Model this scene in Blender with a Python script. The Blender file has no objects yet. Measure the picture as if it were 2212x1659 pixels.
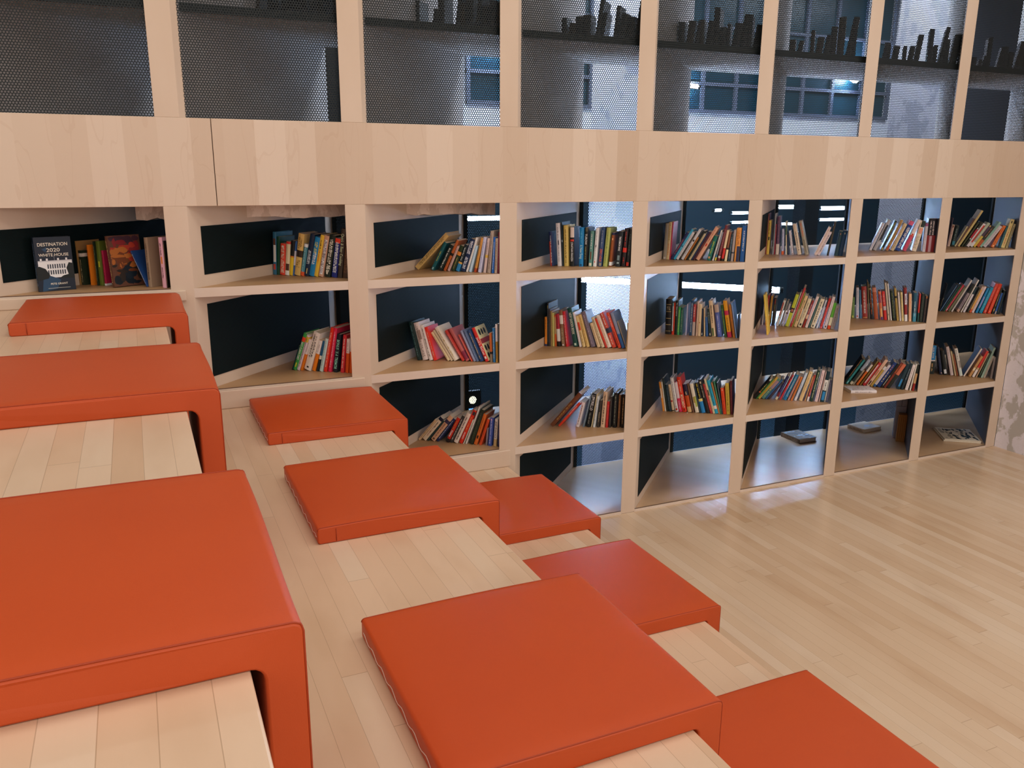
import bpy, bmesh, math, random
from math import sin, cos, pi, sqrt, radians
from mathutils import Vector, Matrix

C = bpy.context.scene.collection
random.seed(7)

# ------------------------------------------------------------------ dimensions (metres)
P, W, D = 0.63759, 0.07754, 0.652          # pitch of the uprights, their face width, depth of a bay
S = [0.0, 0.4, 0.78945, 1.17236]           # top of each shelf board
BB, BT = 1.4625, 1.7607                    # underside and top of the fascia
US = 2.105                                 # underside of the upper shelf
TOP = 2.72
TH = 0.033
BAYFLOOR = [3, 2, 1, 0, 0, 0, 0, 0]        # lowest shelf row of each bay
FLOOR = -0.012
STEP = {1: (1.951, 0.32), 2: (1.288, 0.715), 3: (0.60, 1.13)}
R2 = 1 / sqrt(2)


def lin(h, g=1.0):
    h = h.lstrip('#')
    o = []
    for i in (0, 2, 4):
        c = int(h[i:i + 2], 16) / 255
        c = c / 12.92 if c <= 0.04045 else ((c + 0.055) / 1.055) ** 2.4
        o.append(min(c * g, 0.92))
    return (o[0], o[1], o[2], 1.0)


# ------------------------------------------------------------------ materials
class N:
    def __init__(self, name):
        self.m = bpy.data.materials.new(name)
        self.m.use_nodes = True
        self.t = self.m.node_tree
        self.t.nodes.clear()
        self.out = self.t.nodes.new('ShaderNodeOutputMaterial')

    def n(self, typ, **kw):
        x = self.t.nodes.new('ShaderNode' + typ)
        for k, v in kw.items():
            setattr(x, k, v)
        return x

    def l(self, a, b):
        self.t.links.new(a, b)

    def val(self, sock, v):
        if hasattr(v, 'is_output') or isinstance(v, bpy.types.NodeSocket):
            self.l(v, sock)
        else:
            sock.default_value = v

    def math(self, op, a, b=0.0, c=None):
        x = self.n('Math', operation=op)
        self.val(x.inputs[0], a)
        self.val(x.inputs[1], b)
        if c is not None:
            self.val(x.inputs[2], c)
        return x.outputs[0]

    def mix(self, f, a, b, blend='MIX'):
        x = self.n('Mix', data_type='RGBA', blend_type=blend)
        self.val(x.inputs['Factor'], f)
        self.val(x.inputs[6], a)
        self.val(x.inputs[7], b)
        return x.outputs[2]

    def ramp(self, f, stops):
        x = self.n('ValToRGB')
        e = x.color_ramp.elements
        while len(e) < len(stops):
            e.new(0.5)
        for i, (p, c) in enumerate(stops):
            e[i].position = p
            e[i].color = c
        self.l(f, x.inputs[0])
        return x.outputs[0]

    def xyz(self, v):
        x = self.n('SeparateXYZ')
        self.l(v, x.inputs[0])
        return x.outputs

    def comb(self, a, b, c):
        x = self.n('CombineXYZ')
        for i, v in enumerate((a, b, c)):
            self.val(x.inputs[i], v)
        return x.outputs[0]

    def noise(self, vec, scale, detail=3.0, rough=0.5, dist=0.0):
        x = self.n('TexNoise')
        self.l(vec, x.inputs['Vector'])
        x.inputs['Scale'].default_value = scale
        x.inputs['Detail'].default_value = detail
        x.inputs['Roughness'].default_value = rough
        x.inputs['Distortion'].default_value = dist
        return x.outputs[0]

    def white(self, vec):
        x = self.n('TexWhiteNoise', noise_dimensions='3D')
        self.l(vec, x.inputs['Vector'])
        return x.outputs[0]

    def pos(self):
        return self.n('NewGeometry').outputs['Position']

    def bump(self, h, strength, dist):
        b = self.n('Bump')
        b.inputs['Strength'].default_value = strength
        b.inputs['Distance'].default_value = dist
        self.l(h, b.inputs['Height'])
        return b.outputs[0]

    def bsdf(self, col, rough=0.5, spec=0.5, normal=None, metallic=0.0, **kw):
        b = self.n('BsdfPrincipled')
        self.val(b.inputs['Base Color'], col)
        self.val(b.inputs['Roughness'], rough)
        b.inputs['Specular IOR Level'].default_value = spec
        b.inputs['Metallic'].default_value = metallic
        for k, v in kw.items():
            b.inputs[k.replace('_', ' ')].default_value = v
        if normal is not None:
            self.l(normal, b.inputs['Normal'])
        self.l(b.outputs[0], self.out.inputs[0])
        return b


def plain(name, hexc, rough=0.6, spec=0.4, g=1.0, metallic=0.0):
    m = N(name)
    m.bsdf(lin(hexc, g), rough, spec, metallic=metallic)
    return m.m


def birch(name, staves=False, base=None, a='d8c2ac', b='cab097', c='dfcbb7', rough=0.42):
    """pale birch veneer, grain running up"""
    m = N(name)
    x, y, z = m.xyz(m.pos())
    u = m.math('ADD', x, m.math('MULTIPLY', y, 0.7))
    grain = m.noise(m.comb(m.math('MULTIPLY', u, 60.0), 3.1, m.math('MULTIPLY', z, 3.0)), 1.0, 4.0, 0.6, 0.6)
    if staves:
        sid = m.math('FLOOR', m.math('DIVIDE', m.math('ADD', x, m.math('MULTIPLY', m.white(m.comb(m.math('FLOOR', m.math('DIVIDE', x, 0.23)), 0.0, 0.0)), 0.0)), 0.107))
        r = m.white(m.comb(sid, 7.0, 1.0))
        cath = m.noise(m.comb(m.math('ADD', m.math('MULTIPLY', u, 9.0), m.math('MULTIPLY', r, 30.0)), 0.0, m.math('MULTIPLY', z, 2.2)), 1.0, 2.0, 0.5, 0.5)
        rings = m.math('ABSOLUTE', m.math('SUBTRACT', m.math('FRACT', m.math('MULTIPLY', cath, 5.0)), 0.5))
        line = m.math('LESS_THAN', rings, 0.035)
        col = m.mix(r, lin(b), lin(c))
        col = m.mix(m.math('MULTIPLY', grain, 0.45), col, lin(a), 'MIX')
        col = m.mix(m.math('MULTIPLY', line, 0.09), col, lin('a8774c'))
    else:
        cath = m.noise(m.comb(m.math('MULTIPLY', u, 5.0), 0.0, m.math('MULTIPLY', z, 2.0)), 1.0, 2.0, 0.5)
        col = m.mix(cath, lin(b), lin(c))
        col = m.mix(m.math('MULTIPLY', grain, 0.4), col, lin(a))
    m.bsdf(col, rough, 0.35 if rough > 0.3 else 0.7, m.bump(grain, 0.04, 0.001))
    return m.m


def planks(name, light='d8bfa2', mid='d0b394', dark='c5a582', w=0.046, L=1.1, rough=0.25):
    """narrow maple floor boards running away from the bookcase"""
    m = N(name)
    x, y, z = m.xyz(m.pos())
    rx = m.math('DIVIDE', x, w)
    row = m.math('FLOOR', rx)
    yy = m.math('ADD', m.math('DIVIDE', y, L), m.math('MULTIPLY', m.white(m.comb(row, 3.0, 5.0)), 13.0))
    brd = m.math('FLOOR', yy)
    r = m.white(m.comb(row, brd, 2.0))
    grain = m.noise(m.comb(m.math('ADD', m.math('MULTIPLY', x, 55.0), m.math('MULTIPLY', r, 40.0)), m.math('MULTIPLY', y, 2.6), 0.0), 1.0, 4.0, 0.65, 0.8)
    blot = m.noise(m.comb(m.math('MULTIPLY', x, 7.0), m.math('MULTIPLY', y, 2.2), 0.0), 1.0, 3.0)
    col = m.ramp(r, [(0.0, lin(dark)), (0.12, lin(mid)), (0.7, lin(light)), (1.0, lin('dcc6ac'))])
    col = m.mix(m.math('MULTIPLY', grain, 0.35), col, lin(mid))
    col = m.mix(m.math('MULTIPLY', m.math('MAXIMUM', m.math('SUBTRACT', blot, 0.52), 0.0), 1.1), col, lin('a87c50'))
    fx = m.math('FRACT', rx)
    gap = m.math('MAXIMUM', m.math('LESS_THAN', fx, 0.02), m.math('LESS_THAN', m.math('FRACT', yy), 0.0016))
    col = m.mix(m.math('MULTIPLY', gap, 0.42), col, lin('80603f'))
    rgh = m.math('ADD', m.math('MULTIPLY', blot, 0.12), rough - 0.06)
    m.bsdf(col, rgh, 0.45, m.bump(m.math('SUBTRACT', 1.0, gap), 0.15, 0.0008))
    return m.m


def vinyl(name, hexc):
    m = N(name)
    p = m.pos()
    fine = m.noise(p, 900.0, 2.0)
    soft = m.noise(p, 7.0, 3.0)
    col = m.mix(m.math('MULTIPLY', soft, 0.5), lin(hexc), lin('b84212'))
    m.bsdf(col, 0.47, 0.42, m.bump(fine, 0.12, 0.0006))
    return m.m


def perforated(name, pitch=0.0094, r=0.36, solid=None, web='0e181a'):
    """black sheet steel with staggered round holes (object x / z); solid = a backed sheet"""
    m = N(name)
    x, y, z = m.xyz(m.n('TexCoord').outputs['Object'])
    u = m.math('DIVIDE', x, pitch)
    v = m.math('DIVIDE', z, pitch * 0.5 * sqrt(3))

    def cell(du, dv):
        a = m.math('SUBTRACT', m.math('FRACT', m.math('ADD', u, du)), 0.5)
        b = m.math('MULTIPLY', m.math('SUBTRACT', m.math('FRACT', m.math('ADD', m.math('MULTIPLY', v, 0.5), dv)), 0.5), sqrt(3))
        return m.math('SQRT', m.math('ADD', m.math('MULTIPLY', a, a), m.math('MULTIPLY', b, b)))
    d = m.math('MINIMUM', cell(0, 0), cell(0.5, 0.5))
    hole = m.math('LESS_THAN', d, r)
    if solid:
        m.bsdf(m.mix(hole, lin(web), lin(solid)), 0.6, 0.12)
        return m.m
    b = m.bsdf(lin(web), 0.5, 0.4)
    t = m.n('BsdfTransparent')
    mx = m.n('MixShader')
    m.l(hole, mx.inputs[0])
    m.l(b.outputs[0], mx.inputs[1])
    m.l(t.outputs[0], mx.inputs[2])
    m.l(mx.outputs[0], m.out.inputs[0])
    return m.m


def plaster(name, a, b, scale=7.0, cut=0.5):
    """peeling painted plaster"""
    m = N(name)
    p = m.pos()
    x, y, z = m.xyz(p)
    n1 = m.noise(m.comb(x, y, m.math('MULTIPLY', z, 0.6)), scale, 5.0, 0.6, 0.4)
    n2 = m.noise(p, scale * 9, 3.0)
    patch = m.ramp(n1, [(cut - 0.02, (0, 0, 0, 1)), (cut + 0.02, (1, 1, 1, 1))])
    col = m.mix(patch, lin(a), lin(b))
    col = m.mix(m.math('MULTIPLY', n2, 0.25), col, lin(b))
    m.bsdf(col, 0.85, 0.2, m.bump(n1, 0.35, 0.01))
    return m.m


def emit(name, col, s):
    m = N(name)
    e = m.n('Emission')
    e.inputs[0].default_value = col
    e.inputs[1].default_value = s
    m.l(e.outputs[0], m.out.inputs[0])
    return m.m


def vcol(name, rough=0.4, spec=0.4):
    m = N(name)
    a = m.n('VertexColor', layer_name='Col')
    m.bsdf(a.outputs[0], rough, spec)
    return m.m


def pages_mat():
    m = N('book_pages')
    x, y, z = m.xyz(m.n('TexCoord').outputs['Object'])
    n = m.noise(m.comb(m.math('MULTIPLY', x, 1800.0), m.math('MULTIPLY', y, 4.0), m.math('MULTIPLY', z, 4.0)), 1.0, 1.0)
    m.bsdf(m.mix(n, lin('b8a58a'), lin('e6d8c0')), 0.8, 0.2)
    return m.m


M = dict(
    birch=birch('birch_veneer'), gloss=birch('birch_gloss', a='c8a480', b='b8946c', c='d0ae8a', rough=0.27), board=birch('birch_board_shaded', a='bd9468', b='ad8458', c='c8a27a'), grey=plain('dim_birch_grey', 'c0bab8', 0.7), slate=plain('slate_grey', '59606f', 0.6), fascia=birch('birch_staves', True), shelfedge=birch('birch_edge', a='dbc8b7', b='d2bba6', c='e2d2c3'),  # board and grey: birch with the shade mixed into its colour
    floor=planks('maple_floor'), tread=planks('maple_tread', 'dcbfa2', 'd6b697', 'cead8d', 0.047, 1.1, 0.36),
    strip=plain('dark_strip', '6b5240', 0.6), orange=vinyl('orange_vinyl', 'c44e1c'), seam=plain('orange_piping', 'a23810', 0.5), thread=plain('white_thread', 'e8d8c8', 0.7),
    mesh=perforated('perforated_steel'), inset=perforated('perforated_inset', 0.0062, 0.33, solid='050d0e', web='0c1b1c'),
    black=plain('black_paint', '0c1214', 0.5), dark=plain('dark_steel', '1a2628', 0.5),
    cover=vcol('book_cover'), pages=pages_mat(),
    plaster=plaster('peeling_plaster', 'f0ebf4', 'c4bfba', 11.0, 0.5), concrete=plaster('rough_concrete', 'ecd8c8', 'd8c2b0', 22.0, 0.5),
    column=plaster('grey_plaster', 'c4c6d4', 'a4a8b8', 5.0, 0.55), navy=plain('navy_wall', '182c34', 0.8), white=plain('white_wall', 'dcdde4', 0.8),
    room=plain('white_paint', 'e6e0d8', 0.8), backfloor=plain('dark_floor', '243c4c', 0.3), teal=plain('teal_glass', '163640', 0.3, 0.3),
    tube=emit('tube_light_glow', (0.45, 0.66, 1.0, 1), 330.0), lamp=emit('small_lamp_glow', (1.0, 0.95, 0.6, 1), 6.0), bluereflection=emit('blue_reflection_glow', (0.1, 0.35, 1.0, 1), 3.0),
)


# ------------------------------------------------------------------ mesh helpers
class MB:
    def __init__(self):
        self.v, self.f, self.mi, self.c, self.sm = [], [], [], [], []

    def face(self, pts, mi=0, col=None, smooth=False):
        i = len(self.v)
        self.v += [tuple(p) for p in pts]
        self.f.append(tuple(range(i, i + len(pts))))
        self.mi.append(mi)
        self.c.append(col)
        self.sm.append(smooth)

    def box(self, a, b, mi=0, col=None):
        x0, y0, z0 = a
        x1, y1, z1 = b
        self.prism([(x0, y0), (x1, y0), (x1, y1), (x0, y1)], z0, z1, mi, col)

    def prism(self, poly, z0, z1, mi=0, col=None):
        """poly counter-clockwise in x,y"""
        lo = [(x, y, z0) for x, y in poly]
        hi = [(x, y, z1) for x, y in poly]
        n = len(poly)
        self.face(lo[::-1], mi, col)
        self.face(hi, mi, col)
        for i in range(n):
            j = (i + 1) % n
            self.face([lo[i], lo[j], hi[j], hi[i]], mi, col)

    def build(self, name, mats, parent=None, bevel=0.0, weld=True):
        me = bpy.data.meshes.new(name)
        me.from_pydata(self.v, [], self.f)
        for m in (mats if isinstance(mats, (list, tuple)) else [mats]):
            me.materials.append(m)
        for p, mi, s in zip(me.polygons, self.mi, self.sm):
            p.material_index = mi
            p.use_smooth = s
        if any(c is not None for c in self.c):
            at = me.color_attributes.new('Col', 'FLOAT_COLOR', 'CORNER')
            k = 0
            for p, c in zip(me.polygons, self.c):
                for _ in p.loop_indices:
                    at.data[k].color = c or (0.5, 0.5, 0.5, 1)
                    k += 1
        if weld:
            bm = bmesh.new()
            bm.from_mesh(me)
            bmesh.ops.remove_doubles(bm, verts=bm.verts, dist=1e-5)
            bm.to_mesh(me)
            bm.free()
        o = bpy.data.objects.new(name, me)
        C.objects.link(o)
        if parent:
            o.parent = parent
        if bevel:
            b = o.modifiers.new('bevel', 'BEVEL')
            b.width = bevel
            b.segments = 2
            b.limit_method = 'ANGLE'
        return o


def tag(o, label=None, cat=None, group=None, kind=None):
    if label:
        o['label'] = label
    if cat:
        o['category'] = cat
    if group:
        o['group'] = group
    if kind:
        o['kind'] = kind
    return o


def thing(name, label, cat, loc=(0, 0, 0), group=None, rot=(0, 0, 0)):
    o = bpy.data.objects.new(name, None)
    o.empty_display_size = 0.05
    C.objects.link(o)
    o.location = loc
    o.rotation_euler = rot
    return tag(o, label, cat, group)


def struct(name, mb, mat, bevel=0.0, label=None):
    return tag(mb.build(name, mat, None, bevel), label, None, None, 'structure')


def tube(name, pts, r, mat, parent=None, res=2):
    """round bar swept along a polyline, with end caps"""
    n = 4 + 2 * res
    pts = [Vector(p) for p in pts]
    mb = MB()
    rings = []
    ref = None
    for i, p in enumerate(pts):
        d = (pts[min(i + 1, len(pts) - 1)] - pts[max(i - 1, 0)]).normalized()
        if ref is None:
            ref = d.orthogonal().normalized()
        ref = (ref - d * ref.dot(d)).normalized()
        bi = d.cross(ref)
        rings.append([p + ref * (r * cos(2 * pi * k / n)) + bi * (r * sin(2 * pi * k / n)) for k in range(n)])
    for A, B in zip(rings[:-1], rings[1:]):
        for k in range(n):
            j = (k + 1) % n
            mb.face([A[k], A[j], B[j], B[k]], 0, None, True)
    mb.face(rings[0][::-1]); mb.face(rings[-1])
    return mb.build(name, mat, parent)


_txt = {}


def text_mesh(s):
    """flat lettering as triangles: (points, faces, width, cap height)"""
    if s not in _txt:
        cu = bpy.data.curves.new('lettering', 'FONT')
        cu.body = s
        cu.size = 1.0
        cu.resolution_u = 3
        cu.offset = 0.012
        o = bpy.data.objects.new('lettering', cu)
        C.objects.link(o)
        dg = bpy.context.evaluated_depsgraph_get()
        me = o.evaluated_get(dg).to_mesh()
        pts = [v.co.copy() for v in me.vertices]
        fs = [tuple(p.vertices) for p in me.polygons]
        bpy.data.objects.remove(o)
        bpy.data.curves.remove(cu)
        xs = [p.x for p in pts]
        _txt[s] = (pts, fs, min(xs), max(xs))
    return _txt[s]


# ------------------------------------------------------------------ camera
yaw, pitch, roll = 0.42049, -0.24963, 0.00551
fw = Vector((sin(yaw) * cos(pitch), cos(yaw) * cos(pitch), sin(pitch)))
rt = Vector((cos(yaw), -sin(yaw), 0))
up = rt.cross(fw)
rt2 = rt * cos(roll) + up * sin(roll)
up2 = up * cos(roll) - rt * sin(roll)
cam = bpy.data.cameras.new('camera')
cam.sensor_fit = 'HORIZONTAL'
cam.sensor_width = 36.0
cam.lens = 1803.179 / 2212 * 36.0
cam.clip_start = 0.02
co = bpy.data.objects.new('camera', cam)
C.objects.link(co)
co.matrix_world = Matrix(((rt2.x, up2.x, -fw.x, 0.53947), (rt2.y, up2.y, -fw.y, -3.20577), (rt2.z, up2.z, -fw.z, 1.58822), (0, 0, 0, 1)))
bpy.context.scene.camera = co

# ------------------------------------------------------------------ the room
XR = 8 * P + W                             # right end of the bookcase
mb = MB(); mb.box((-3, -6.5, FLOOR - 0.1), (XR + 2.2, 0.0, FLOOR))
struct('floor', mb, M['floor'])
mb = MB(); mb.box((XR + 0.0004, -0.9, FLOOR), (XR + 0.5, -0.002, 4.9))
struct('wall_right', mb, M['plaster'])
mb = MB(); mb.box((XR + 2.1, -6.5, FLOOR), (XR + 2.2, 0.3, 4.9)); mb.box((XR + 0.5, 0.2, FLOOR), (XR + 2.1, 0.3, 4.9))
struct('wall_far_right', mb, M['room'])
mb = MB(); mb.box((-3, -6.6, FLOOR), (XR + 2.2, -6.5, 4.9))
struct('wall_front', mb, M['room'])
mb = MB(); mb.box((-3.1, -6.5, FLOOR), (-3, 0.2, 4.9))
struct('wall_left', mb, M['room'])
mb = MB(); mb.box((-3.1, -6.6, 4.9), (XR + 2.2, 0.3, 5.0))
struct('ceiling', mb, M['room'])

# the room behind the bookcase
BF = -0.75
mb = MB(); mb.box((-1, D + 0.02, BF - 0.1), (13.5, 5.0, BF))
struct('floor_back', mb, M['backfloor'])
mb = MB(); mb.box((-1, 4.0, BF), (13.5, 4.1, 1.85), 0); mb.box((3.0, 4.0, 1.85), (8.4, 4.1, 2.16), 1); mb.box((3.0, 4.04, 2.16), (8.4, 4.14, 3.7), 1); mb.box((-1, 4.0, 1.85), (3.0, 4.1, 3.7), 0); mb.box((8.4, 3.9, 1.85), (13.5, 4.1, 3.7), 2)
struct('wall_back', mb, [M['navy'], M['white'], M['slate']])
mb = MB(); mb.box((-1.1, D, BF), (-1, 5.0, 3.7)); mb.box((13.5, D, BF), (13.6, 5.0, 3.7))
struct('wall_back_sides', mb, M['navy'])
mb = MB(); mb.box((-1, D + 0.1, 3.6), (13.5, 5.0, 3.7))
struct('ceiling_back', mb, M['navy'])
mb = MB(); mb.box((-1, D + 0.01, BF), (13.5, D + 0.03, -0.02))
struct('wall_below_bookcase', mb, M['navy'])
i = 0
for x0 in (3.3, 4.97, 6.64):
    i += 1
    mb = MB(); mb.box((x0 + 0.03, 4.0, 2.19), (x0 + 1.6, 4.02, 3.45))
    w = struct('window_%d' % i, mb, M['teal'])
    fr = MB()
    for k in range(5):
        xx = x0 + 0.018 + k * 0.405
        fr.box((xx - 0.018, 3.97, 2.16), (xx + 0.018, 4.0, 3.48))
    for zz in (2.16, 2.42, 2.95, 3.46):
        fr.box((x0, 3.972, zz), (x0 + 1.63, 4.0, zz + 0.03))
    fr.build('window_frame', M['slate'], w)
mb = MB(); mb.prism([(3.30, 1.74), (3.80, 1.74), (4.22, 2.1), (3.72, 2.1)], BF, 3.6)
struct('column_near', mb, M['column'])
mb = MB(); mb.prism([(5.64, 1.5), (6.13, 1.5), (6.72, 2.0), (6.22, 2.0)], BF, 3.6)
struct('column_far', mb, M['column'])
mb = MB(); mb.box((4.93, 1.5, BF), (5.06, 1.62, 1.6)); 
struct('column_black', mb, M['black'])
mb = MB(); mb.box((-1, 1.5, BF), (2.27, 1.54, 3.6))
struct('wall_dark_blocker', mb, M['black'])  # added black sheet, keeps the view behind the left bays dark

# ------------------------------------------------------------------ bookcase
bc = thing('built_in_bookcase', 'tall birch bookcase wall with angled bays and black perforated screens', 'bookcase')
XL = -0.02


def para(x0, x1, y0, y1):
    """plan of a 45 degree slab between two depths"""
    return [(x0 + y0, y0), (x1 + y0, y0), (x1 + y1, y1), (x0 + y1, y1)]


def rowtop(r):
    return (S[r + 1] - TH) if r < 3 else BB


for k in range(9):
    z0 = S[BAYFLOOR[min(k, 7)]] - 0.09 if k < 8 else FLOOR
    if k in (3, 4, 5, 6, 7):
        z0 = FLOOR
    mb = MB()
    mb.prism(para(k * P, k * P + W, 0.0, D), z0, BB)
    dv = mb.build('divider', M['birch'], bc, 0.0015)
    if k > 0:
        mb = MB()
        mb.prism([(k * P + 0.012 - 0.0015, 0.012), (k * P + 0.012, 0.012), (k * P + D - 0.03, D - 0.03), (k * P + D - 0.0315, D - 0.03)], max(z0, S[BAYFLOOR[k - 1]]) + 0.001, BB - 0.002)
        mb.build('dim_light_panel', M['slate'], dv)['label'] = 'slate grey panel for dim blue light on the divider'  # added panel, colours the birch side as if in dim blue light
    if k < 8:
        for r in range(BAYFLOOR[k], 4):
            za = S[r] + 0.043
            zb = {0: 0.338, 1: 0.725, 2: 1.108, 3: 1.39}[r]
            t0, t1 = 0.043, 0.606
            mb = MB()
            q = [(k * P + W + t0, t0), (k * P + W + t0 + 0.0015, t0 - 0.0015), (k * P + W + t1 + 0.0015, t1 - 0.0015), (k * P + W + t1, t1)]
            # panel in its own frame so the perforation runs along it
            L = (t1 - t0) * sqrt(2)
            mb.box((0, -0.002, 0), (L, 0.0, zb - za))
            pn = mb.build('inset_panel', M['inset'], dv)
            pn.location = (k * P + W + t0, t0, za)
            pn.rotation_euler = (0, 0, pi / 4)
            pn['label'] = 'black perforated panel'
for k in range(8):
    for r in range(BAYFLOOR[k], 4):
        mb = MB()
        y0 = 0.003
        x0, x1 = k * P + W, (k + 1) * P
        th = TH if r > BAYFLOOR[k] else 0.02
        mb.prism(para(x0, x1, y0, D - 0.004), S[r] - th, S[r])
        sh = mb.build('shelf', M['gloss' if r == 0 else 'board'], bc, 0.0012)  # board tone is birch darkened for the shade inside the bays
        mb = MB()
        mb.prism(para(x0, x1, 0.0005, 0.0035), S[r] - th, S[r] + 0.0002)
        mb.build('lit_edge_band', M['shelfedge'], sh)  # added strip, paler for the light on the shelf front
        if r == BAYFLOOR[k]:
            mb = MB()
            mb.prism(para(x0, x1, 0.002, 0.006), S[r], S[r] + 0.003)
            mb.build('edge_strip', M['strip'], sh)
    if k < 3:
        r = BAYFLOOR[k]
        mb = MB()
        mb.box((max(k * P + (0.055 if k else -0.02), -0.1), -0.013, STEP[3 - k][1]), ((k + 1) * P + 0.05, 0.0, S[r] - 0.003))
        mb.build('plinth', M['birch'], bc, 0.004)
        mb = MB()
        mb.box((k * P - (0.6 if k == 0 else -0.002), 0.003, FLOOR), ((k + 1) * P - 0.001, 0.02, S[r] - 0.022))
        mb.build('base_panel', M['birch'], bc)
    else:
        mb = MB()
        mb.box((k * P + W - 0.001, -0.001, FLOOR), ((k + 1) * P + 0.001, 0.012, -0.003))
        mb.build('plinth', M['shelfedge'], bc)
mb = MB(); mb.box((-0.6, 0.0, BB), (0.817, 0.03, BT))
mb.build('fascia_board', M['fascia'], bc, 0.001)
mb = MB(); mb.box((0.8195, 0.0, BB), (XR + 0.01, 0.03, BT))
mb.build('fascia_board', M['fascia'], bc, 0.001)
mb = MB(); mb.box((-0.6, 0.03, BB + 0.04), (XR + D, D - 0.01, BT))
mb.build('upper_deck', M['birch'], bc)
# upper bays: posts carry on upward, one shelf and a perforated screen in front
for k in range(-1, 9):
    mb = MB()
    mb.prism(para(k * P, k * P + W + 0.002, 0.0, 0.026), BT, TOP)
    ud = mb.build('upper_post', M['birch'], bc, 0.0015)
    mb = MB()
    mb.prism(para(k * P, k * P + W + 0.002, 0.026, D), BT, TOP)
    mb.build('upper_divider', M['grey'], bc)  # grey colour stands for birch dimmed by bluish light
    if k < 8:
        mb = MB()
        mb.prism(para(k * P + W, (k + 1) * P, 0.034, D - 0.004), US, US + 0.028, 0)
        us = mb.build('upper_shelf', M['grey'], bc)  # same grey, painted in for the dim inside of the bay
        mb = MB()
        mb.box((k * P + W + 0.034, 0.030, US), ((k + 1) * P + 0.034, 0.036, US + 0.03))
        mb.build('shelf_lipping', M['dark'], us)
        mb = MB()
        mb.box((0, 0, 0), (P - W - 0.004, 0.0015, TOP - BT))
        sc = mb.build('front_screen', M['mesh'], bc)
        sc.location = (k * P + W + 0.024, 0.022, BT)
        sc['label'] = 'black perforated front screen'
mb = MB(); mb.box((-0.7, 0.0, TOP), (XR + D, D, TOP + 0.06))
mb.build('top_board', M['birch'], bc)
for k in range(8):
    mb = MB()
    mb.box((0, 0, 0), (P - W, 0.0015, BB - S[BAYFLOOR[k]] + 0.02))
    sc = mb.build('back_screen', M['mesh'], bc)
    sc.location = (k * P + W + D, D - 0.002, S[BAYFLOOR[k]] + 0.001)
    sc['label'] = 'black perforated back screen'
    mb = MB()
    mb.box((P - W - 0.034, -0.012, 0), (P - W - 0.004, -0.0005, BB - S[BAYFLOOR[k]] - 0.002))
    mb.build('frame_and_shade_bar', M['black'], sc)
    mb = MB()
    mb.box((-0.004, -0.008, 0), (0.014, -0.0005, BB - S[BAYFLOOR[k]] - 0.002))
    mb.build('frame_and_shade_bar', M['dark'], sc)  # left bar is added, dark for the unlit back margin of the divider

# rough old concrete beam crossing the first bays
mb = MB()
n = 40
for i in range(n):
    a, b = 0.55 + 2.0 * i / n * 0.72, 0.55 + 2.0 * (i + 1) / n * 0.72
    def ring(x):
        rr = random.Random(round(x * 1000))
        j = lambda: rr.uniform(-0.006, 0.006)
        return [(x, 0.235 + j(), 1.407 + j()), (x, 0.36 + j(), 1.404 + j()), (x, 0.36, 1.5), (x, 0.23 + j() * .5, 1.5)]
    A, B = ring(a), ring(b)
    for q in range(4):
        s_ = (q + 1) % 4
        mb.face([A[q], B[q], B[s_], A[s_]])
    if i == 0:
        mb.face(A)
    if i == n - 1:
        mb.face(B[::-1])
struct('trim_concrete_beam', mb, M['concrete'])

# ------------------------------------------------------------------ seating steps
steps = [(3, -2.2, 'topmost wide wooden seating step under the three left cushions', ),
         (2, STEP[3][0], 'middle wooden seating step with the three central cushions'),
         (1, STEP[2][0], 'lowest wooden seating step beside the open floor')]
for k, xa, lab in steps:
    xe, z = STEP[k]
    t = thing('seating_step', lab, 'step', (xa, 0, FLOOR), 'stepped wooden seating')
    mb = MB(); mb.box((0, -5.2, z - FLOOR - 0.03), (xe - xa, -0.001, z - FLOOR))
    mb.build('tread', M['tread'], t, 0.003)
    mb = MB(); mb.box((xe - xa - 0.03, -5.2, 0), (xe - xa - 0.003, -0.001, z - FLOOR - 0.03))
    mb.build('riser', M['birch'], t)


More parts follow.
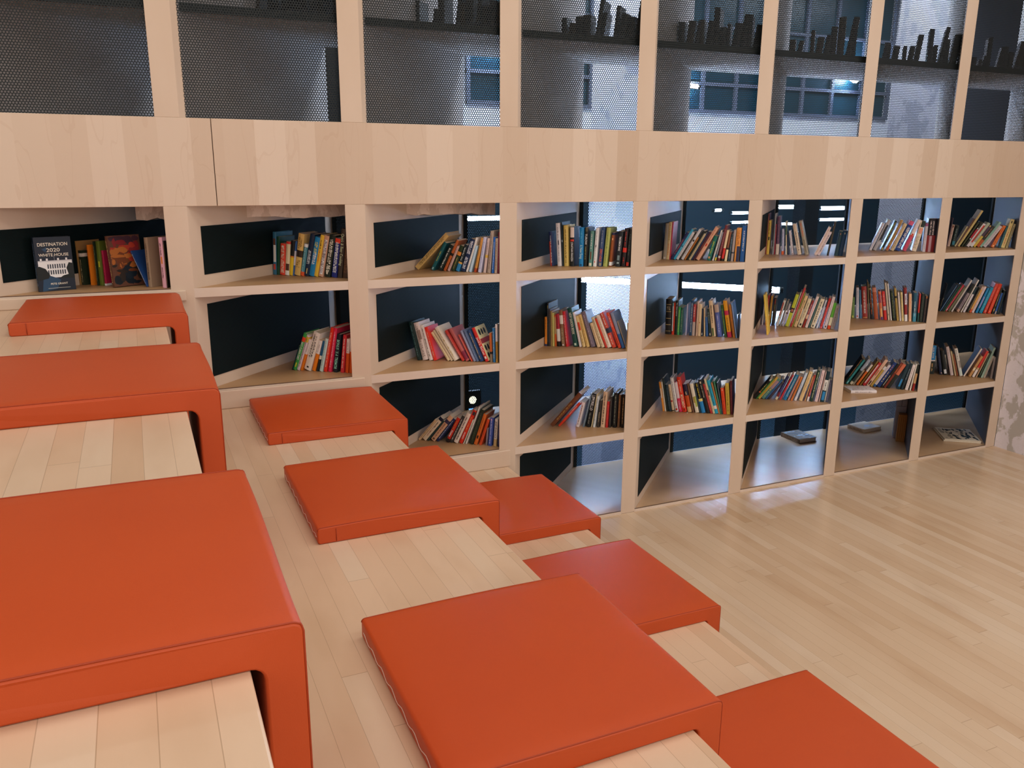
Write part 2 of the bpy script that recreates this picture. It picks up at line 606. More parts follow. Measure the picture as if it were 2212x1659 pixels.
def cushion(label, x0, x1, y0, y1, step, gap, drop, seed, sag=0.004):
    """L shaped vinyl pad: lies on the step and folds down over its edge. y0 nearest the viewer"""
    xe, zt = STEP[step]
    t_ = 0.042
    root = thing('seat_cushion', label, 'cushion', (x0, y0, zt), 'orange cushions on the seating steps')
    Lx, Ly = x1 - x0, y1 - y0
    xi = xe + gap - x0                      # inner face of the drop
    r, ri = 0.008 + gap * 0.3, 0.004 + gap * 0.7
    pr = []
    def line(a, b, n):
        for i in range(n):
            f = i / n
            pr.append((a[0] + (b[0] - a[0]) * f, a[1] + (b[1] - a[1]) * f))
    def arc(c, rad, a0, a1, n):
        for i in range(n):
            a = a0 + (a1 - a0) * i / n
            pr.append((c[0] + rad * cos(a), c[1] + rad * sin(a)))
    e = 0.007
    line((e, 0.0), (xi - ri, 0.0), 8)                                 # underside, towards the front
    arc((xi - ri, -ri), ri, pi / 2, 0, 4)
    line((xi, -ri), (xi, -drop), 5)
    line((xi, -drop), (Lx, -drop), 3)
    line((Lx, -drop), (Lx, t_ - r), 7)
    arc((Lx - r, t_ - r), r, 0, pi / 2, 6)
    line((Lx - r, t_), (e, t_), 14)
    arc((e, t_ - e), e, pi / 2, pi, 3)
    line((0, t_ - e), (0, e), 2)
    arc((e, e), e, pi, 1.5 * pi, 3)
    n = len(pr)
    rng = random.Random(seed)
    ph = [rng.uniform(0, 6.28) for _ in range(6)]
    nrm = []
    for i in range(n):
        a, b = pr[i - 1], pr[(i + 1) % n]
        dx, dz = b[0] - a[0], b[1] - a[1]
        l_ = math.hypot(dx, dz) or 1
        nrm.append((dz / l_, -dx / l_))
    ys = [(0.0, 0.0032), (0.0008, 0.0016), (0.0020, 0.0005), (0.0042, 0.0)]
    ys += [(0.0042 + (Ly - 0.0084) * i / 14, 0.0) for i in range(1, 14)]
    ys += [(Ly - 0.0042, 0.0), (Ly - 0.0020, 0.0005), (Ly - 0.0008, 0.0016), (Ly, 0.0032)]
    def pt(i, y, ins):
        x, z = pr[i]
        x -= nrm[i][0] * ins
        z -= nrm[i][1] * ins
        u = min(max(x / Lx, 0), 1); v = y / Ly
        if z > 0.012 and x < Lx - 0.004:
            cr = 4 * u * (1 - u) * (0.35 + 0.65 * 4 * v * (1 - v))
            z += 0.006 * cr - sag * 0.3 + 0.0014 * sin(9 * x + ph[0]) * sin(8 * y + ph[1])
        wv = 0.0012 * sin(9 * x + ph[2])
        y2 = y + wv * (1 if v < 0.5 else -1) * (abs(v - 0.5) * 2) ** 6
        return (x + 0.0012 * sin(12 * y + ph[4]) * (1 if x > Lx - 0.003 else 0), y2, z)
    verts, faces, sm = [], [], []
    for y, ins in ys:
        for i in range(n):
            verts.append(pt(i, y, ins))
    for j in range(len(ys) - 1):
        for i in range(n):
            k2 = (i + 1) % n
            faces.append((j * n + i, j * n + k2, (j + 1) * n + k2, (j + 1) * n + i)); sm.append(True)
    faces.append(tuple(range(n - 1, -1, -1))); sm.append(False)
    faces.append(tuple(range((len(ys) - 1) * n, len(ys) * n))); sm.append(False)
    me = bpy.data.meshes.new('cover')
    me.from_pydata(verts, [], [f[::-1] for f in faces])
    for p, s_ in zip(me.polygons, sm):
        p.use_smooth = s_
    me.materials.append(M['orange'])
    bm = bmesh.new(); bm.from_mesh(me)
    bmesh.ops.recalc_face_normals(bm, faces=bm.faces)
    bm.to_mesh(me); bm.free()
    o = bpy.data.objects.new('cover', me); C.objects.link(o); o.parent = root
    # piping along both side seams, down over the fold
    a = [i for i, p in enumerate(pr) if p[1] > t_ - e - 1e-6 or p[0] > Lx - 1e-4]
    for y, ins in ((0.0018, 0.0002), (Ly - 0.0018, 0.0002)):
        q = [pt(i, y, ins) for i in a]
        tube('seam', q, 0.0011, M['seam'], root, res=1)
    # box corner seams at the back end and stitches along the back edge
    q = [(0.045, 0.0 - 0.0006, 0.004), (0.045, -0.0006, t_ - 0.006)]
    q = [(p[0], p[1] + 0.0012 * sin(9 * p[0] + ph[2]), p[2]) for p in q]
    tube('seam', q, 0.0011, M['seam'], root, res=1)
    q = [(-0.0006, 0.012 + (Ly - 0.03) * i / 40, 0.016 + 0.004 * sin(i * 1.15)) for i in range(41)]
    tube('stitching', q, 0.0007, M['thread'], root, res=1)['label'] = 'pale zigzag thread'
    return root


cushion('orange vinyl cushion on the top step below the white house book', 0.19, 0.662, -0.53, -0.065, 3, 0.022, 0.36, 1, 0.01)
cushion('long orange vinyl cushion on the top step, middle of its three', 0.16, 0.664, -1.517, -1.03, 3, 0.020, 0.40, 2)
cushion('nearest orange vinyl cushion on the top step, largest in view', 0.17, 0.652, -2.472, -2.01, 3, 0.012, 0.40, 3)
cushion('orange vinyl cushion on the middle step against the bookcase', 0.872, 1.344, -0.519, -0.045, 2, 0.009, 0.375, 4)
cushion('orange vinyl cushion in the centre of the middle step', 0.870, 1.346, -1.330, -0.845, 2, 0.009, 0.375, 5)
cushion('nearest orange vinyl cushion on the middle step, lower centre', 0.865, 1.342, -2.262, -1.774, 2, 0.009, 0.375, 6)
cushion('orange vinyl cushion on the lowest step closest to the bookcase', 1.532, 2.003, -0.742, -0.25, 1, 0.008, 0.315, 7)
cushion('orange vinyl cushion halfway along the lowest step', 1.530, 2.003, -1.440, -0.945, 1, 0.008, 0.315, 8)
cushion('orange vinyl cushion at the bottom right, nearest on the lowest step', 1.528, 2.002, -2.285, -1.795, 1, 0.008, 0.315, 9)

# one row per shelf: (bay, row, 0, [(offset along row, lean, thickness, height, set-back, look)])
SHELVES = [
(0,3,0,[
(0.3972, 0.001, 0.0058, 0.154, -0.034, "6b3f26|m #2a1a10|brown book half hidden behind the white house book"),
(0.3905, 0.001, 0.0061, 0.16, -0.032, "96703f|m #5a3c20|tall tan book beside the dark green paperback"),
(0.3719, 0.001, 0.018, 0.126, -0.029, "232d1e|b .82 .92 #d8c8b8;m #b0a078 .1 .78|squat dark green paperback with small flag on spine"),
(0.3414, 0.001, 0.0086, 0.147, -0.024, "e6751c|m #b04c10|slim bright orange book"),
(0.3154, 0.001, 0.0064, 0.16, -0.021, "1d2a1c|m #a8a070|black green book with large pale capitals"),
(0.297, 0.011, 0.0179, 0.161, -0.017, "5c6a26|b .42 .55 #b8b83a .3 .7|yellow green book with leafy cover"),
(0.2856, 0.001, 0.0094, 0.128, -0.012, "ac2247|b 0 .06 #e8d8d8;m #7c1030|slim crimson paperback leaning left"),
(0.1257, -0.445, 0.0062, 0.14, 0.016, "1d3c6e|m #d0d8e8|dark blue starry book leaning far left"),
(0.1203, -0.004, 0.0167, 0.178, 0.019, "8a7560|T #3c2c24 THE NIGHT MANAGER .15 .5;m #4c3828 .55 .9|thick taupe hardback next to the pink book"),
(0.0611, -0.002, 0.0166, 0.18, 0.026, "d9a3b2|b .48 .62 #d07a30 .3 .7;m #3c2a30 .65 .9;m #3c2a30 .2 .42|pale pink book with orange rose on spine"),
(0.0397, 0.001, 0.0041, 0.168, 0.03, "1e1b14|m #b8963c|black book with yellow lettering against the post"),
]),
(1,3,0,[
(0.3752, 0.061, 0.0167, 0.172, 0.06, "2a5e78|b .3 .7 #c9c4bc .2 .9;b .12 .25 #b0382c .2 .8;b .7 .85 #5a3426 .2 .8|tall blue sports book"),
(0.3607, 0.072, 0.0139, 0.154, 0.061, "123c2c|m #0c5a3c|dark green book left of the red paperback"),
(0.3356, 0.094, 0.0245, 0.127, 0.062, "d2402c|m #f0c8b0;b .88 .94 #e8d0c0 .35 .65|thick red paperback"),
(0.3164, 0.118, 0.0185, 0.136, 0.062, "d8c7a2|b .93 1 #c8302a;b .14 .34 #4c3026 .1 .95;b 0 .13 #e8e2d0|cream paperback with red top and a face"),
(0.2988, 0.138, 0.017, 0.141, 0.063, "1b1c1c|b 0 .52 #dcb42c;b .52 .56 #c87028|slim book with black top and yellow base"),
(0.2934, 0.161, 0.0048, 0.14, 0.063, "3c5f96|b .3 .72 #c9c4cc|slim blue and white book"),
(0.2649, 0.187, 0.0269, 0.17, 0.064, "cda962|b .44 .6 #33261f;m #8a6a34 .66 .92;m #8a6a34 .2 .4|thick tan book with rose picture band"),
(0.2471, 0.217, 0.0158, 0.131, 0.064, "48808c|b 0 .13 #d8562a;b .9 1 #d8dcd8;m #a8c8cc|slim teal book with orange base"),
(0.2248, 0.238, 0.0213, 0.172, 0.065, "15263e|m #cfd4dc .3 .62;b .05 .18 #c8b070 .4 .6|navy book with white script"),
(0.2004, 0.249, 0.0232, 0.16, 0.066, "1d78ac|m #d8e0e0 .3 .65;m #d8c84c .6 .9|bright blue book with yellow and white lettering"),
(0.1826, 0.248, 0.0166, 0.17, 0.066, "deb03a|m #d05a1c .32 .66;m #3c3018 .68 .9|yellow book with orange lettering"),
(0.1585, 0.237, 0.021, 0.167, 0.067, "bf937a|b .06 .9 #e0d6dc .2 .8;m #6c5860|pinkish tan book with long white panel"),
(0.1266, 0.212, 0.0264, 0.169, 0.068, "15231c|m #d8d4c4;b .06 .12 #c8c0b0 .3 .6|black green cookbook with white capitals"),
(0.097, 0.178, 0.0231, 0.156, 0.069, "1b2872|b .88 1 #d83a24;m #d4d8e4|royal blue book with red top"),
(0.0726, 0.145, 0.0185, 0.194, 0.069, "3a302a|T #b8c4a0 Quick & Easy Cooking .25 .9|tall dark brown cookbook with pale script"),
(0.0469, 0.129, 0.0218, 0.202, 0.07, "3c2a22|m #6c4a34|dark brown mottled book against the post"),
]),
(1,2,0,[
(0.2916, 0.38, 0.0035, 0.114, 0.013, "142c34|m #2c5058|thin navy book leftmost on the shelf"),
(0.2756, 0.379, 0.0142, 0.167, 0.015, "3a9a48|b .78 .9 #d8402c;T #f0f0e0 EAT-CLEAN DIET .28 .76;b .08 .2 #c8c43c .3 .7|green diet paperback leaning right"),
(0.261, 0.375, 0.0123, 0.161, 0.017, "cfc3c9|b .8 .95 #c8b03c;m #5c4a54|lavender white paperback"),
(0.2495, 0.365, 0.0088, 0.143, 0.02, "d8761f|b .52 1 #dcd0cc;m #8a7a70 .6 .9|slim orange and white paperback left of the thick white one"),
(0.2135, 0.346, 0.0305, 0.169, 0.024, "e2d2c8|m #14100e .35 .95;b .06 .1 #2a221c .35 .65|thick white paperback with heavy black title"),
(0.1935, 0.318, 0.0146, 0.136, 0.029, "d8781c|b .56 1 #e0d4d0;m #a89890 .62 .92|orange and white paperback left of the blue one"),
(0.1803, 0.286, 0.0078, 0.134, 0.032, "1a5478|b 0 .4 #1a2a30;b .4 .52 #d4cfc0|dark blue paperback with cream stripe"),
(0.1617, 0.259, 0.0138, 0.142, 0.034, "b4cdca|m #88a8a8|pale mint paperback"),
(0.1438, 0.236, 0.0135, 0.19, 0.037, "d03020|m #f0c0a8|tall red book left of the crimson one"),
(0.1241, 0.211, 0.0141, 0.188, 0.04, "c8284c|m #f0b0b8|tall crimson pink book"),
(0.0992, 0.179, 0.0186, 0.161, 0.044, "14202a|T #88ccb4 IS A TREMOR .08 .55;T #88ccb4 BONUS .6 .85|black book with mint green capitals"),
(0.0705, 0.139, 0.0151, 0.158, 0.049, "bf3038|m #e8c8b8|red paperback right of the black one"),
(0.0515, 0.103, 0.0131, 0.142, 0.053, "c8501a|b .58 1 #d8ccc6;m #907a70 .62 .92|second orange and white paperback from the post"),
(0.0355, 0.084, 0.0127, 0.144, 0.056, "c8501a|b .62 1 #cfc0b8;m #907a70 .66 .92|orange and white paperback against the post"),
]),
(2,3,0,[
(0.3766, 0.782, 0.021, 0.208, -0.005, "bf9d60|m #7c6438|big tan hardback leaning steeply"),
(0.3049, 0.504, 0.0137, 0.135, -0.002, "14545a|m #c8c040 .3 .7;b .02 .1 #98b8b8 .3 .7|slim teal green book leaning right"),
(0.2652, 0.489, 0.0202, 0.121, -0.001, "12201e|m #d8d8d0|black book with white script"),
(0.2485, 0.459, 0.0108, 0.145, 0.0, "ac5a2c|b .5 .58 #181410|slim rust brown book with black band"),
(0.2312, 0.427, 0.0098, 0.116, 0.001, "bf9f98|m #8c6c68|slim dusty pink book"),
(0.2082, 0.396, 0.0167, 0.116, 0.002, "22331e|b .62 .76 #c87a34;m #a89c5c .1 .6|dark green book with orange label"),
(0.187, 0.37, 0.0162, 0.12, 0.003, "14242c|b 0 .28 #2a78aa;b .28 .35 #c89c50;m #c0c8c4 .4 .9|navy book with blue base and tan band"),
(0.1603, 0.344, 0.0214, 0.144, 0.004, "16284a|m #c8ccdc .55 .95;m #c8ccdc .1 .45|wide navy book with white capitals"),
(0.1478, 0.317, 0.0075, 0.152, 0.005, "dbd4d0|m #a8a09c|slim white book right of the wide navy one"),
(0.1318, 0.278, 0.0101, 0.115, 0.006, "a5c2dc|m #d8e4ec|short pale blue book"),
(0.11, 0.231, 0.0097, 0.148, 0.007, "c48c44|b 0 .12 #a03c20;m #8c5c28|slim golden tan book"),
(0.0884, 0.179, 0.0128, 0.15, 0.007, "b6b8d0|m #8084a8|pale lilac grey book"),
(0.0668, 0.131, 0.0103, 0.145, 0.009, "c2aca6|b .44 .52 #c8a448;m #3c3030 .55 .95|pinkish book with small yellow label"),
(0.0453, 0.09, 0.0142, 0.175, 0.009, "9c8c80|m #6c5c54|tall grey beige book"),
(0.0312, 0.058, 0.0086, 0.15, 0.01, "1f5cab|m #c8d4e8|slim blue paperback"),
(0.0164, 0.035, 0.0109, 0.145, 0.011, "ae9a88|m #4c3c34|beige paperback right of the slim blue one"),
(0.0073, 0.025, 0.007, 0.171, 0.012, "672030|m #a8607c|maroon book against the post"),
]),
(2,2,0,[
(0.3518, -0.238, 0.0187, 0.169, -0.08, "132c2c|m #5c8080|dark green book leaning left at the left end"),
(0.3294, -0.253, 0.0224, 0.166, -0.072, "d4c4be|b .55 .8 #8c7468 .35 1;m #9a8880 .1 .95|white book with photo on its cover"),
(0.3014, -0.279, 0.0149, 0.157, -0.064, "d8cec8|m #2c2420|white book with black capitals"),
(0.2831, -0.294, 0.0158, 0.149, -0.059, "d82e1e|m #f0b098|bright red book"),
(0.2224, -0.592, 0.0101, 0.143, -0.044, "d2c098|m #9c8a64|slim cream book leaning left"),
(0.2088, -0.592, 0.007, 0.154, -0.041, "c2ae92|m #8c7c64|slim beige book hugging the wide white one"),
(0.1953, -0.588, 0.0183, 0.167, -0.036, "dacebe|m #b09a58|wide white hardback with gold script"),
(0.1615, -0.573, 0.0109, 0.152, -0.027, "b0322a|m #e0a090|slim scarlet book right of the white hardback"),
(0.146, -0.541, 0.0149, 0.157, -0.022, "ac5a58|b .05 .3 #7c2840|dusty pink book with purple base"),
(0.1229, -0.498, 0.0038, 0.129, -0.017, "c04836|m #e8c8a8|slim orange red book right of the pink one"),
(0.1133, -0.457, 0.009, 0.145, -0.013, "8288a4|m #c0c4d4|grey blue book leaning left"),
(0.1017, -0.435, 0.0089, 0.146, -0.01, "526484|m #8c9cb8|slim slate blue book"),
(0.0863, -0.43, 0.0129, 0.145, -0.005, "203c68|m #d0b868|navy book with gold lettering"),
(0.0642, -0.433, 0.0155, 0.157, 0.002, "c22e28|T #f0e8dc Jack's Skillet .2 .72;b .08 .15 #e8e0d0 .25 .75|red book with cream dotted cover"),
(0.045, -0.038, 0.0091, 0.128, 0.006, "ac5a2c|b .28 .36 #181818;b 0 .28 #7c6c58|short orange brown book"),
(0.0325, -0.031, 0.0083, 0.15, 0.01, "2a6a9e|m #c0dce8|sky blue paperback"),
(0.021, -0.02, 0.0079, 0.166, 0.013, "ae843a|b .55 1 #d8ccc8;m #382c1c|slim mustard book with white top"),
(0.0084, -0.014, 0.0054, 0.169, 0.015, "38444e|m #8c98a0|dark slate book against the post"),
]),
(2,1,0,[
(0.3832, 0.694, 0.0099, 0.134, -0.014, "c4a882|m #8c7454|slim cream book leaning steeply at the left end"),
(0.3562, 0.687, 0.0195, 0.145, -0.009, "ccbca2|b .88 1 #1c2034;m #5c4c3c .5 .85;m #9c6450 .2 .5|cream book with dark photo at the top"),
(0.3439, 0.674, 0.0074, 0.132, -0.007, "1c3232|m #3c5454|thin dark teal book"),
(0.3149, 0.663, 0.0208, 0.154, -0.004, "c8a080|b .72 .84 #34304c;m #8c5c48 .15 .7;b .04 .1 #5c4434 .3 .7|thick pinkish beige book with photo band"),
(0.2974, 0.657, 0.0125, 0.143, -0.0, "1c2a54|m #b8c4d8|slim navy book"),
(0.2486, 0.464, 0.0158, 0.132, 0.005, "b82c1e|T #f0e4d8 Home .22 .48;b 0 .14 #201c1c;m #c8944c .55 .95|red book with black base and white title"),
(0.2317, 0.457, 0.0138, 0.144, 0.008, "343434|m #c8c8c4|dark grey book with white capitals"),
(0.2072, 0.44, 0.0192, 0.158, 0.01, "d4c8bc|m #201c18|white book with black script"),
(0.1859, 0.416, 0.0151, 0.175, 0.014, "c82e1c|b .86 .96 #2c2c34 .3 1;T #f4e8e0 SARA PARETSKY .12 .34;m #e0a060 .4 .8|wide red book with white name"),
(0.177, 0.387, 0.0041, 0.126, 0.016, "ccc8bc|m #68645c|thin short white booklet"),
(0.1648, 0.36, 0.0061, 0.191, 0.017, "d0ccc4|m #908c84|very thin tall white book"),
(0.1365, 0.338, 0.0188, 0.174, 0.02, "1e2a20|m #48503c|wide black green book"),
(0.1181, 0.323, 0.0146, 0.153, 0.023, "bc6028|b .2 .3 #2c1c14 .25 .75;m #8c4418 .4 .95|orange book with small black emblem"),
(0.0974, 0.318, 0.011, 0.131, 0.026, "c04824|m #8c2c14|red orange book right of the orange one"),
(0.0717, 0.099, 0.0057, 0.082, 0.029, "7c727c|m #a8a0a8|short thin grey booklet"),
(0.0506, 0.086, 0.0161, 0.133, 0.031, "384f98|m #b0b8d8;b .9 .96 #d8a8b8 .3 .6|blue hardback"),
(0.0285, 0.064, 0.0136, 0.127, 0.035, "d6cec2|b 0 .27 #b8a070;T #181818 JANET EVANOVICH .3 .92|white paperback with black capitals"),
(0.0145, 0.052, 0.0096, 0.138, 0.037, "222648|m #5c608c|navy paperback against the post"),
]),
(3,3,0,[
(0.3497, -0.071, 0.014, 0.153, -0.082, "1b2650|b 0 .72 #b43a2c 0 .5;m #d8ccc8 .1 .95|navy and red paperback at the left end"),
(0.3193, -0.068, 0.0177, 0.191, -0.071, "dcd4d8|m #8c8890;b .5 .6 #4c4c54 .35 .65|tall white book leaning slightly"),
(0.2975, -0.059, 0.0048, 0.196, -0.066, "14282e|b .55 .6 #c8d4dc .3 .7|thin dark blue book behind the white one"),
(0.2912, -0.042, 0.0188, 0.182, -0.061, "ceb464|m #6c5424|yellow parchment patterned book"),
(0.2669, -0.022, 0.0193, 0.174, -0.053, "161c1c|b .74 1 #d8c8c0 .1 1;b .64 .69 #c83c30 .1 .95;T #e8e8e4 JONATHAN FRANZEN .13 .62|black book with white capitals and pale top"),
(0.2277, -0.002, 0.0183, 0.173, -0.043, "1a7cb8|T #b8dcec A New Song .2 .56;m #58b4d8 .62 .95;b .02 .06 #103c60 .25 .75|bright blue book"),
(0.1943, 0.017, 0.0146, 0.173, -0.035, "22231e|b .9 1 #585440 .3 .9;T #e0e0d8 TUROW .56 .84;m #8c8854 .18 .52|black book with small white capitals"),
(0.1729, 0.036, 0.0146, 0.158, -0.027, "588880|m #d8e0d4 .5 .95;b .2 .42 #6c3c28 .35 .7;b .02 .1 #d8d0b8 .1 .9|teal book with standing figure"),
(0.1541, 0.053, 0.0139, 0.172, -0.021, "dfd8dc|m #b8a8ac;b .1 .14 #d05030 .35 .6;b .5 .56 #20201c .35 .6|white book right of the teal one"),
(0.131, 0.065, 0.0161, 0.173, -0.013, "2a426a|T #d86434 ZERO HOUR .12 .46;m #98a0a8 .5 .95;b .02 .1 #8c8070 .2 .9|blue book with orange capitals"),
(0.1082, 0.071, 0.0173, 0.173, -0.006, "a0a85c|m #6c7838|olive green hardback"),
(0.09, 0.071, 0.011, 0.152, 0.002, "84461f|b .03 .14 #e4e0e4;b .93 1 #1c2240;b .78 .84 #d8a078 .3 .7|slim brown book with white label"),
(0.053, 0.069, 0.0209, 0.158, 0.013, "1b2226|T #d8dcdc THE DEMON KING .45 .85;b .18 .32 #687c80 .25 .75;b .08 .13 #889898 .25 .75|wide black book with white capitals"),
(0.0322, 0.069, 0.0161, 0.17, 0.021, "221a1c|b .38 .5 #c83024;m #c03c30 .55 .95;m #c03028 .1 .28|black book with red lettering"),
(0.0147, 0.069, 0.0146, 0.168, 0.028, "1a2022|b .02 .12 #c03424 .1 .85;m #607068 .3 .9|black book with red square at base"),
]),
(3,2,0,[
(0.3899, -0.02, 0.0102, 0.138, -0.026, "d67e26|b 0 .07 #28305c;m #6c3c10 .6 .95|slim orange paperback at the left end"),
(0.3789, -0.021, 0.008, 0.203, -0.024, "1b2024|b .88 .95 #a89858 .2 .6;m #6c7474|tall black book"),
(0.3698, -0.024, 0.0061, 0.176, -0.022, "483c38|m #7c7068|dark brown grey book"),
(0.3621, -0.03, 0.0071, 0.167, -0.02, "a0824f|m #5c4828|slim tan speckled book"),
(0.3529, -0.04, 0.0074, 0.158, -0.018, "ccc474|m #a49c54|slim pale yellow book"),
(0.3427, -0.055, 0.0071, 0.147, -0.016, "bf5520|b .4 .95 #ac8c5c|slim orange and tan book"),
(0.3317, -0.077, 0.0145, 0.154, -0.013, "aa2838|b .16 .54 #ddd4cc;b 0 .15 #1b1e1c;m #6c3840 .58 .95|crimson book with white and black base"),
(0.3121, -0.105, 0.0158, 0.172, -0.008, "826044|b .62 .86 #ddd2c8;m #c8b494 .1 .55;b .02 .07 #d8d0d0 .3 .7|brown book with white label"),
(0.2924, -0.125, 0.0117, 0.167, -0.004, "c62830|m #f0c4bc|red hardback left of the green garden book"),
(0.2585, -0.197, 0.0205, 0.183, 0.007, "16463f|T #dce0c4 NEW GARDEN BOOK .32 .88;b .03 .09 #b8ccb8 .3 .75|large dark green garden book leaning left"),
(0.2305, -0.236, 0.0095, 0.166, 0.011, "d6cece|m #a89ca0|slim white book right of the garden book"),
(0.2158, -0.264, 0.013, 0.149, 0.014, "d2b880|b .54 .8 #c83c24 .1 .9;m #8c6c34 .1 .5|cream book with red patch"),
(0.1978, -0.289, 0.0134, 0.157, 0.018, "d0b070|m #a4843c|yellow cream book"),
(0.1781, -0.32, 0.0201, 0.171, 0.024, "6a5e6c|m #a89cac|mauve grey hardback leaning left"),
(0.1491, -0.354, 0.0139, 0.119, 0.031, "d0b690|m #a08458|short cream book"),
(0.1298, -0.383, 0.0139, 0.149, 0.035, "ccbe9e|m #7c6c48|cream book left of the thin red one"),
(0.1119, -0.398, 0.0078, 0.145, 0.038, "c63620|m #20244c .05 .3|slim red book between two cream ones"),
(0.1021, -0.403, 0.0177, 0.158, 0.041, "d6c8b8|m #b09c74|white cream book with small emblem"),
(0.0805, -0.397, 0.0168, 0.173, 0.046, "c0402a|b .42 .56 #20283c;m #e8dcd0 .58 .98;m #e8c8b8 .1 .38|red book with navy band and white lettering"),
(0.0537, -0.383, 0.0129, 0.175, 0.052, "cc4224|m #f0c8b0 .6 .95;m #5c1c10 .1 .5|wide red orange book leaning left"),
(0.0379, -0.366, 0.0136, 0.174, 0.056, "848ca4|b 0 .4 #2c5c92|grey blue book leaning left near the post"),
(0.0201, -0.357, 0.0042, 0.134, 0.059, "9c8c74|m #7c6c54|slim grey brown book against the post"),
]),
(3,1,0,[
(0.3374, 0.674, 0.0185, 0.222, -0.04, "6a3d27|m #b08a48 .2 .7|large brown hardback leaning steeply"),
(0.3091, 0.674, 0.0096, 0.161, -0.024, "cc3a1c|m #f0d8c8 .5 .9|slim red orange book leaning steeply"),
(0.2212, 0.218, 0.0147, 0.127, -0.0, "dacece|m #4c4848|short white paperback leaning right"),
(0.1982, 0.202, 0.0065, 0.171, 0.012, "667886|m #98a8b4|thin grey blue book"),
(0.1725, 0.17, 0.0194, 0.17, 0.018, "14191b|T #dcdcd8 LEPORELLO .5 .95;m #8c9088 .1 .45|black book with spaced white capitals"),
(0.1631, 0.139, 0.0034, 0.171, 0.023, "ccbe98|m #a4946c|thin cream book right of the black one"),
(0.1488, 0.11, 0.0089, 0.157, 0.026, "ccd4dc|m #384858|white and pale blue paperback"),
(0.1303, 0.082, 0.0103, 0.135, 0.032, "383430|m #c8bc9c .2 .6|dark photo paperback"),
(0.1048, 0.056, 0.0195, 0.178, 0.039, "caae90|m #342820|thick beige paperback with black capitals"),
(0.0905, 0.036, 0.0106, 0.13, 0.045, "b0282a|m #d86058|red paperback"),
(0.0783, 0.025, 0.0085, 0.154, 0.05, "33302e|m #686460|dark grey paperback right of the red one"),
(0.0531, 0.019, 0.0177, 0.173, 0.057, "141819|m #889080|wide black book near the post"),
(0.0379, 0.018, 0.0103, 0.164, 0.063, "6a4c34|m #c88c54 .3 .9|brown paperback near the post"),
(0.0187, 0.017, 0.0147, 0.166, 0.069, "1c1812|m #b89464|black book with tan capitals against the post"),
]),
(4,3,0,[
(0.3739, 0.032, 0.0149, 0.174, -0.025, "887d6e|b .02 .07 #b8aca0 .2 .8|grey beige hardback at the left end"),
(0.3587, 0.034, 0.0146, 0.18, -0.023, "c2a97c|m #b83c30 .14 .46;m #8c7850 .5 .98|tall cream book with red capitals"),
(0.3527, 0.037, 0.0054, 0.181, -0.021, "a81f38|m #d85c70|slim crimson book"),
(0.3419, 0.504, 0.0121, 0.149, -0.02, "242a52|m #d8643c .2 .75|navy book with orange lettering leaning right"),
(0.3294, 0.504, 0.0104, 0.167, -0.019, "339abe|m #8cc8d8;b .42 .46 #1c2c34 .3 .7|cyan book leaning right"),
(0.3152, 0.502, 0.0116, 0.15, -0.018, "d0ccce|m #98949c|white book right of the cyan one"),
(0.3062, 0.501, 0.0072, 0.152, -0.016, "24201e|m #a89888|thin black striped book"),
(0.2912, 0.498, 0.0123, 0.166, -0.015, "c6c4c6|b .6 .66 #28282c .2 .8;m #808088 .2 .55|pale grey book with black emblem"),
(0.2805, 0.496, 0.0086, 0.124, -0.014, "a8682c|m #6c3c18|slim orange brown book"),
(0.2692, 0.494, 0.009, 0.159, -0.013, "16201e|m #3c4844|black book left of the slim cream one"),
(0.2573, 0.491, 0.0095, 0.143, -0.011, "bcae8c|m #908460|slim cream book between dark books"),
(0.2475, 0.491, 0.0081, 0.156, -0.01, "1c2444|m #444c74|slim navy book"),
(0.2362, 0.491, 0.0094, 0.153, -0.009, "4a2430|m #a04830 .4 .7|maroon book"),
(0.2173, 0.491, 0.0161, 0.178, -0.007, "d09c80|b .42 .5 #c03c28 .3 .7;m #a46c54 .55 .95|thick salmon book with red spot"),
(0.1637, 0.232, 0.0163, 0.121, -0.002, "176456|m #dcd03c .25 .85;b .08 .16 #c89060 .2 .7|green book with yellow lettering"),
(0.1478, 0.22, 0.0068, 0.15, 0.001, "c8c4c0|m #88847c|thin white book"),
(0.1371, 0.195, 0.0064, 0.14, 0.002, "80808c|b .02 .12 #d0c040;b .14 .22 #2c6c88|thin striped grey book"),
(0.1191, 0.164, 0.0128, 0.172, 0.004, "66262a|b .08 .14 #c0b8a8 .1 .9;m #a87478|tall dark red book"),
(0.103, 0.132, 0.0106, 0.148, 0.005, "cdb792|b .08 .42 #c0302a;b 0 .08 #1c1814|cream book with red lower half"),
(0.0871, 0.1, 0.0102, 0.14, 0.007, "74462f|b 0 .44 #d6c69c;b .4 .46 #20181c|brown book with cream lower half"),
(0.0724, 0.069, 0.0095, 0.129, 0.009, "1c3240|m #889ca8|slim dark teal book"),
(0.0579, 0.041, 0.0104, 0.149, 0.01, "948a88|b .26 .3 #28303c|grey book"),
(0.0312, 0.022, 0.0215, 0.159, 0.013, "ce8a42|b 0 .46 #1f2646 .35 1;m #a8642c .5 .95|wide orange book with navy lower edge"),
(0.0061, 0.014, 0.0201, 0.171, 0.015, "1f5696|m #e0dcd0 .3 .9|blue book against the post"),
]),
(4,2,0,[
(0.3711, -0.02, 0.0287, 0.179, 0.039, "121416|b .84 .855 #a89060 .1 .95;b .64 .655 #a89060 .1 .95;b .45 .465 #a89060 .1 .95;b .27 .285 #a89060 .1 .95;b .09 .1 #a89060 .1 .95;m #98886c .7 .8|thick black leather volume with gold bands"),
(0.338, -0.015, 0.0052, 0.161, 0.041, "c3c9ca|b 0 .11 #c83424;b .9 1 #78a4a8|slim white book with red base"),
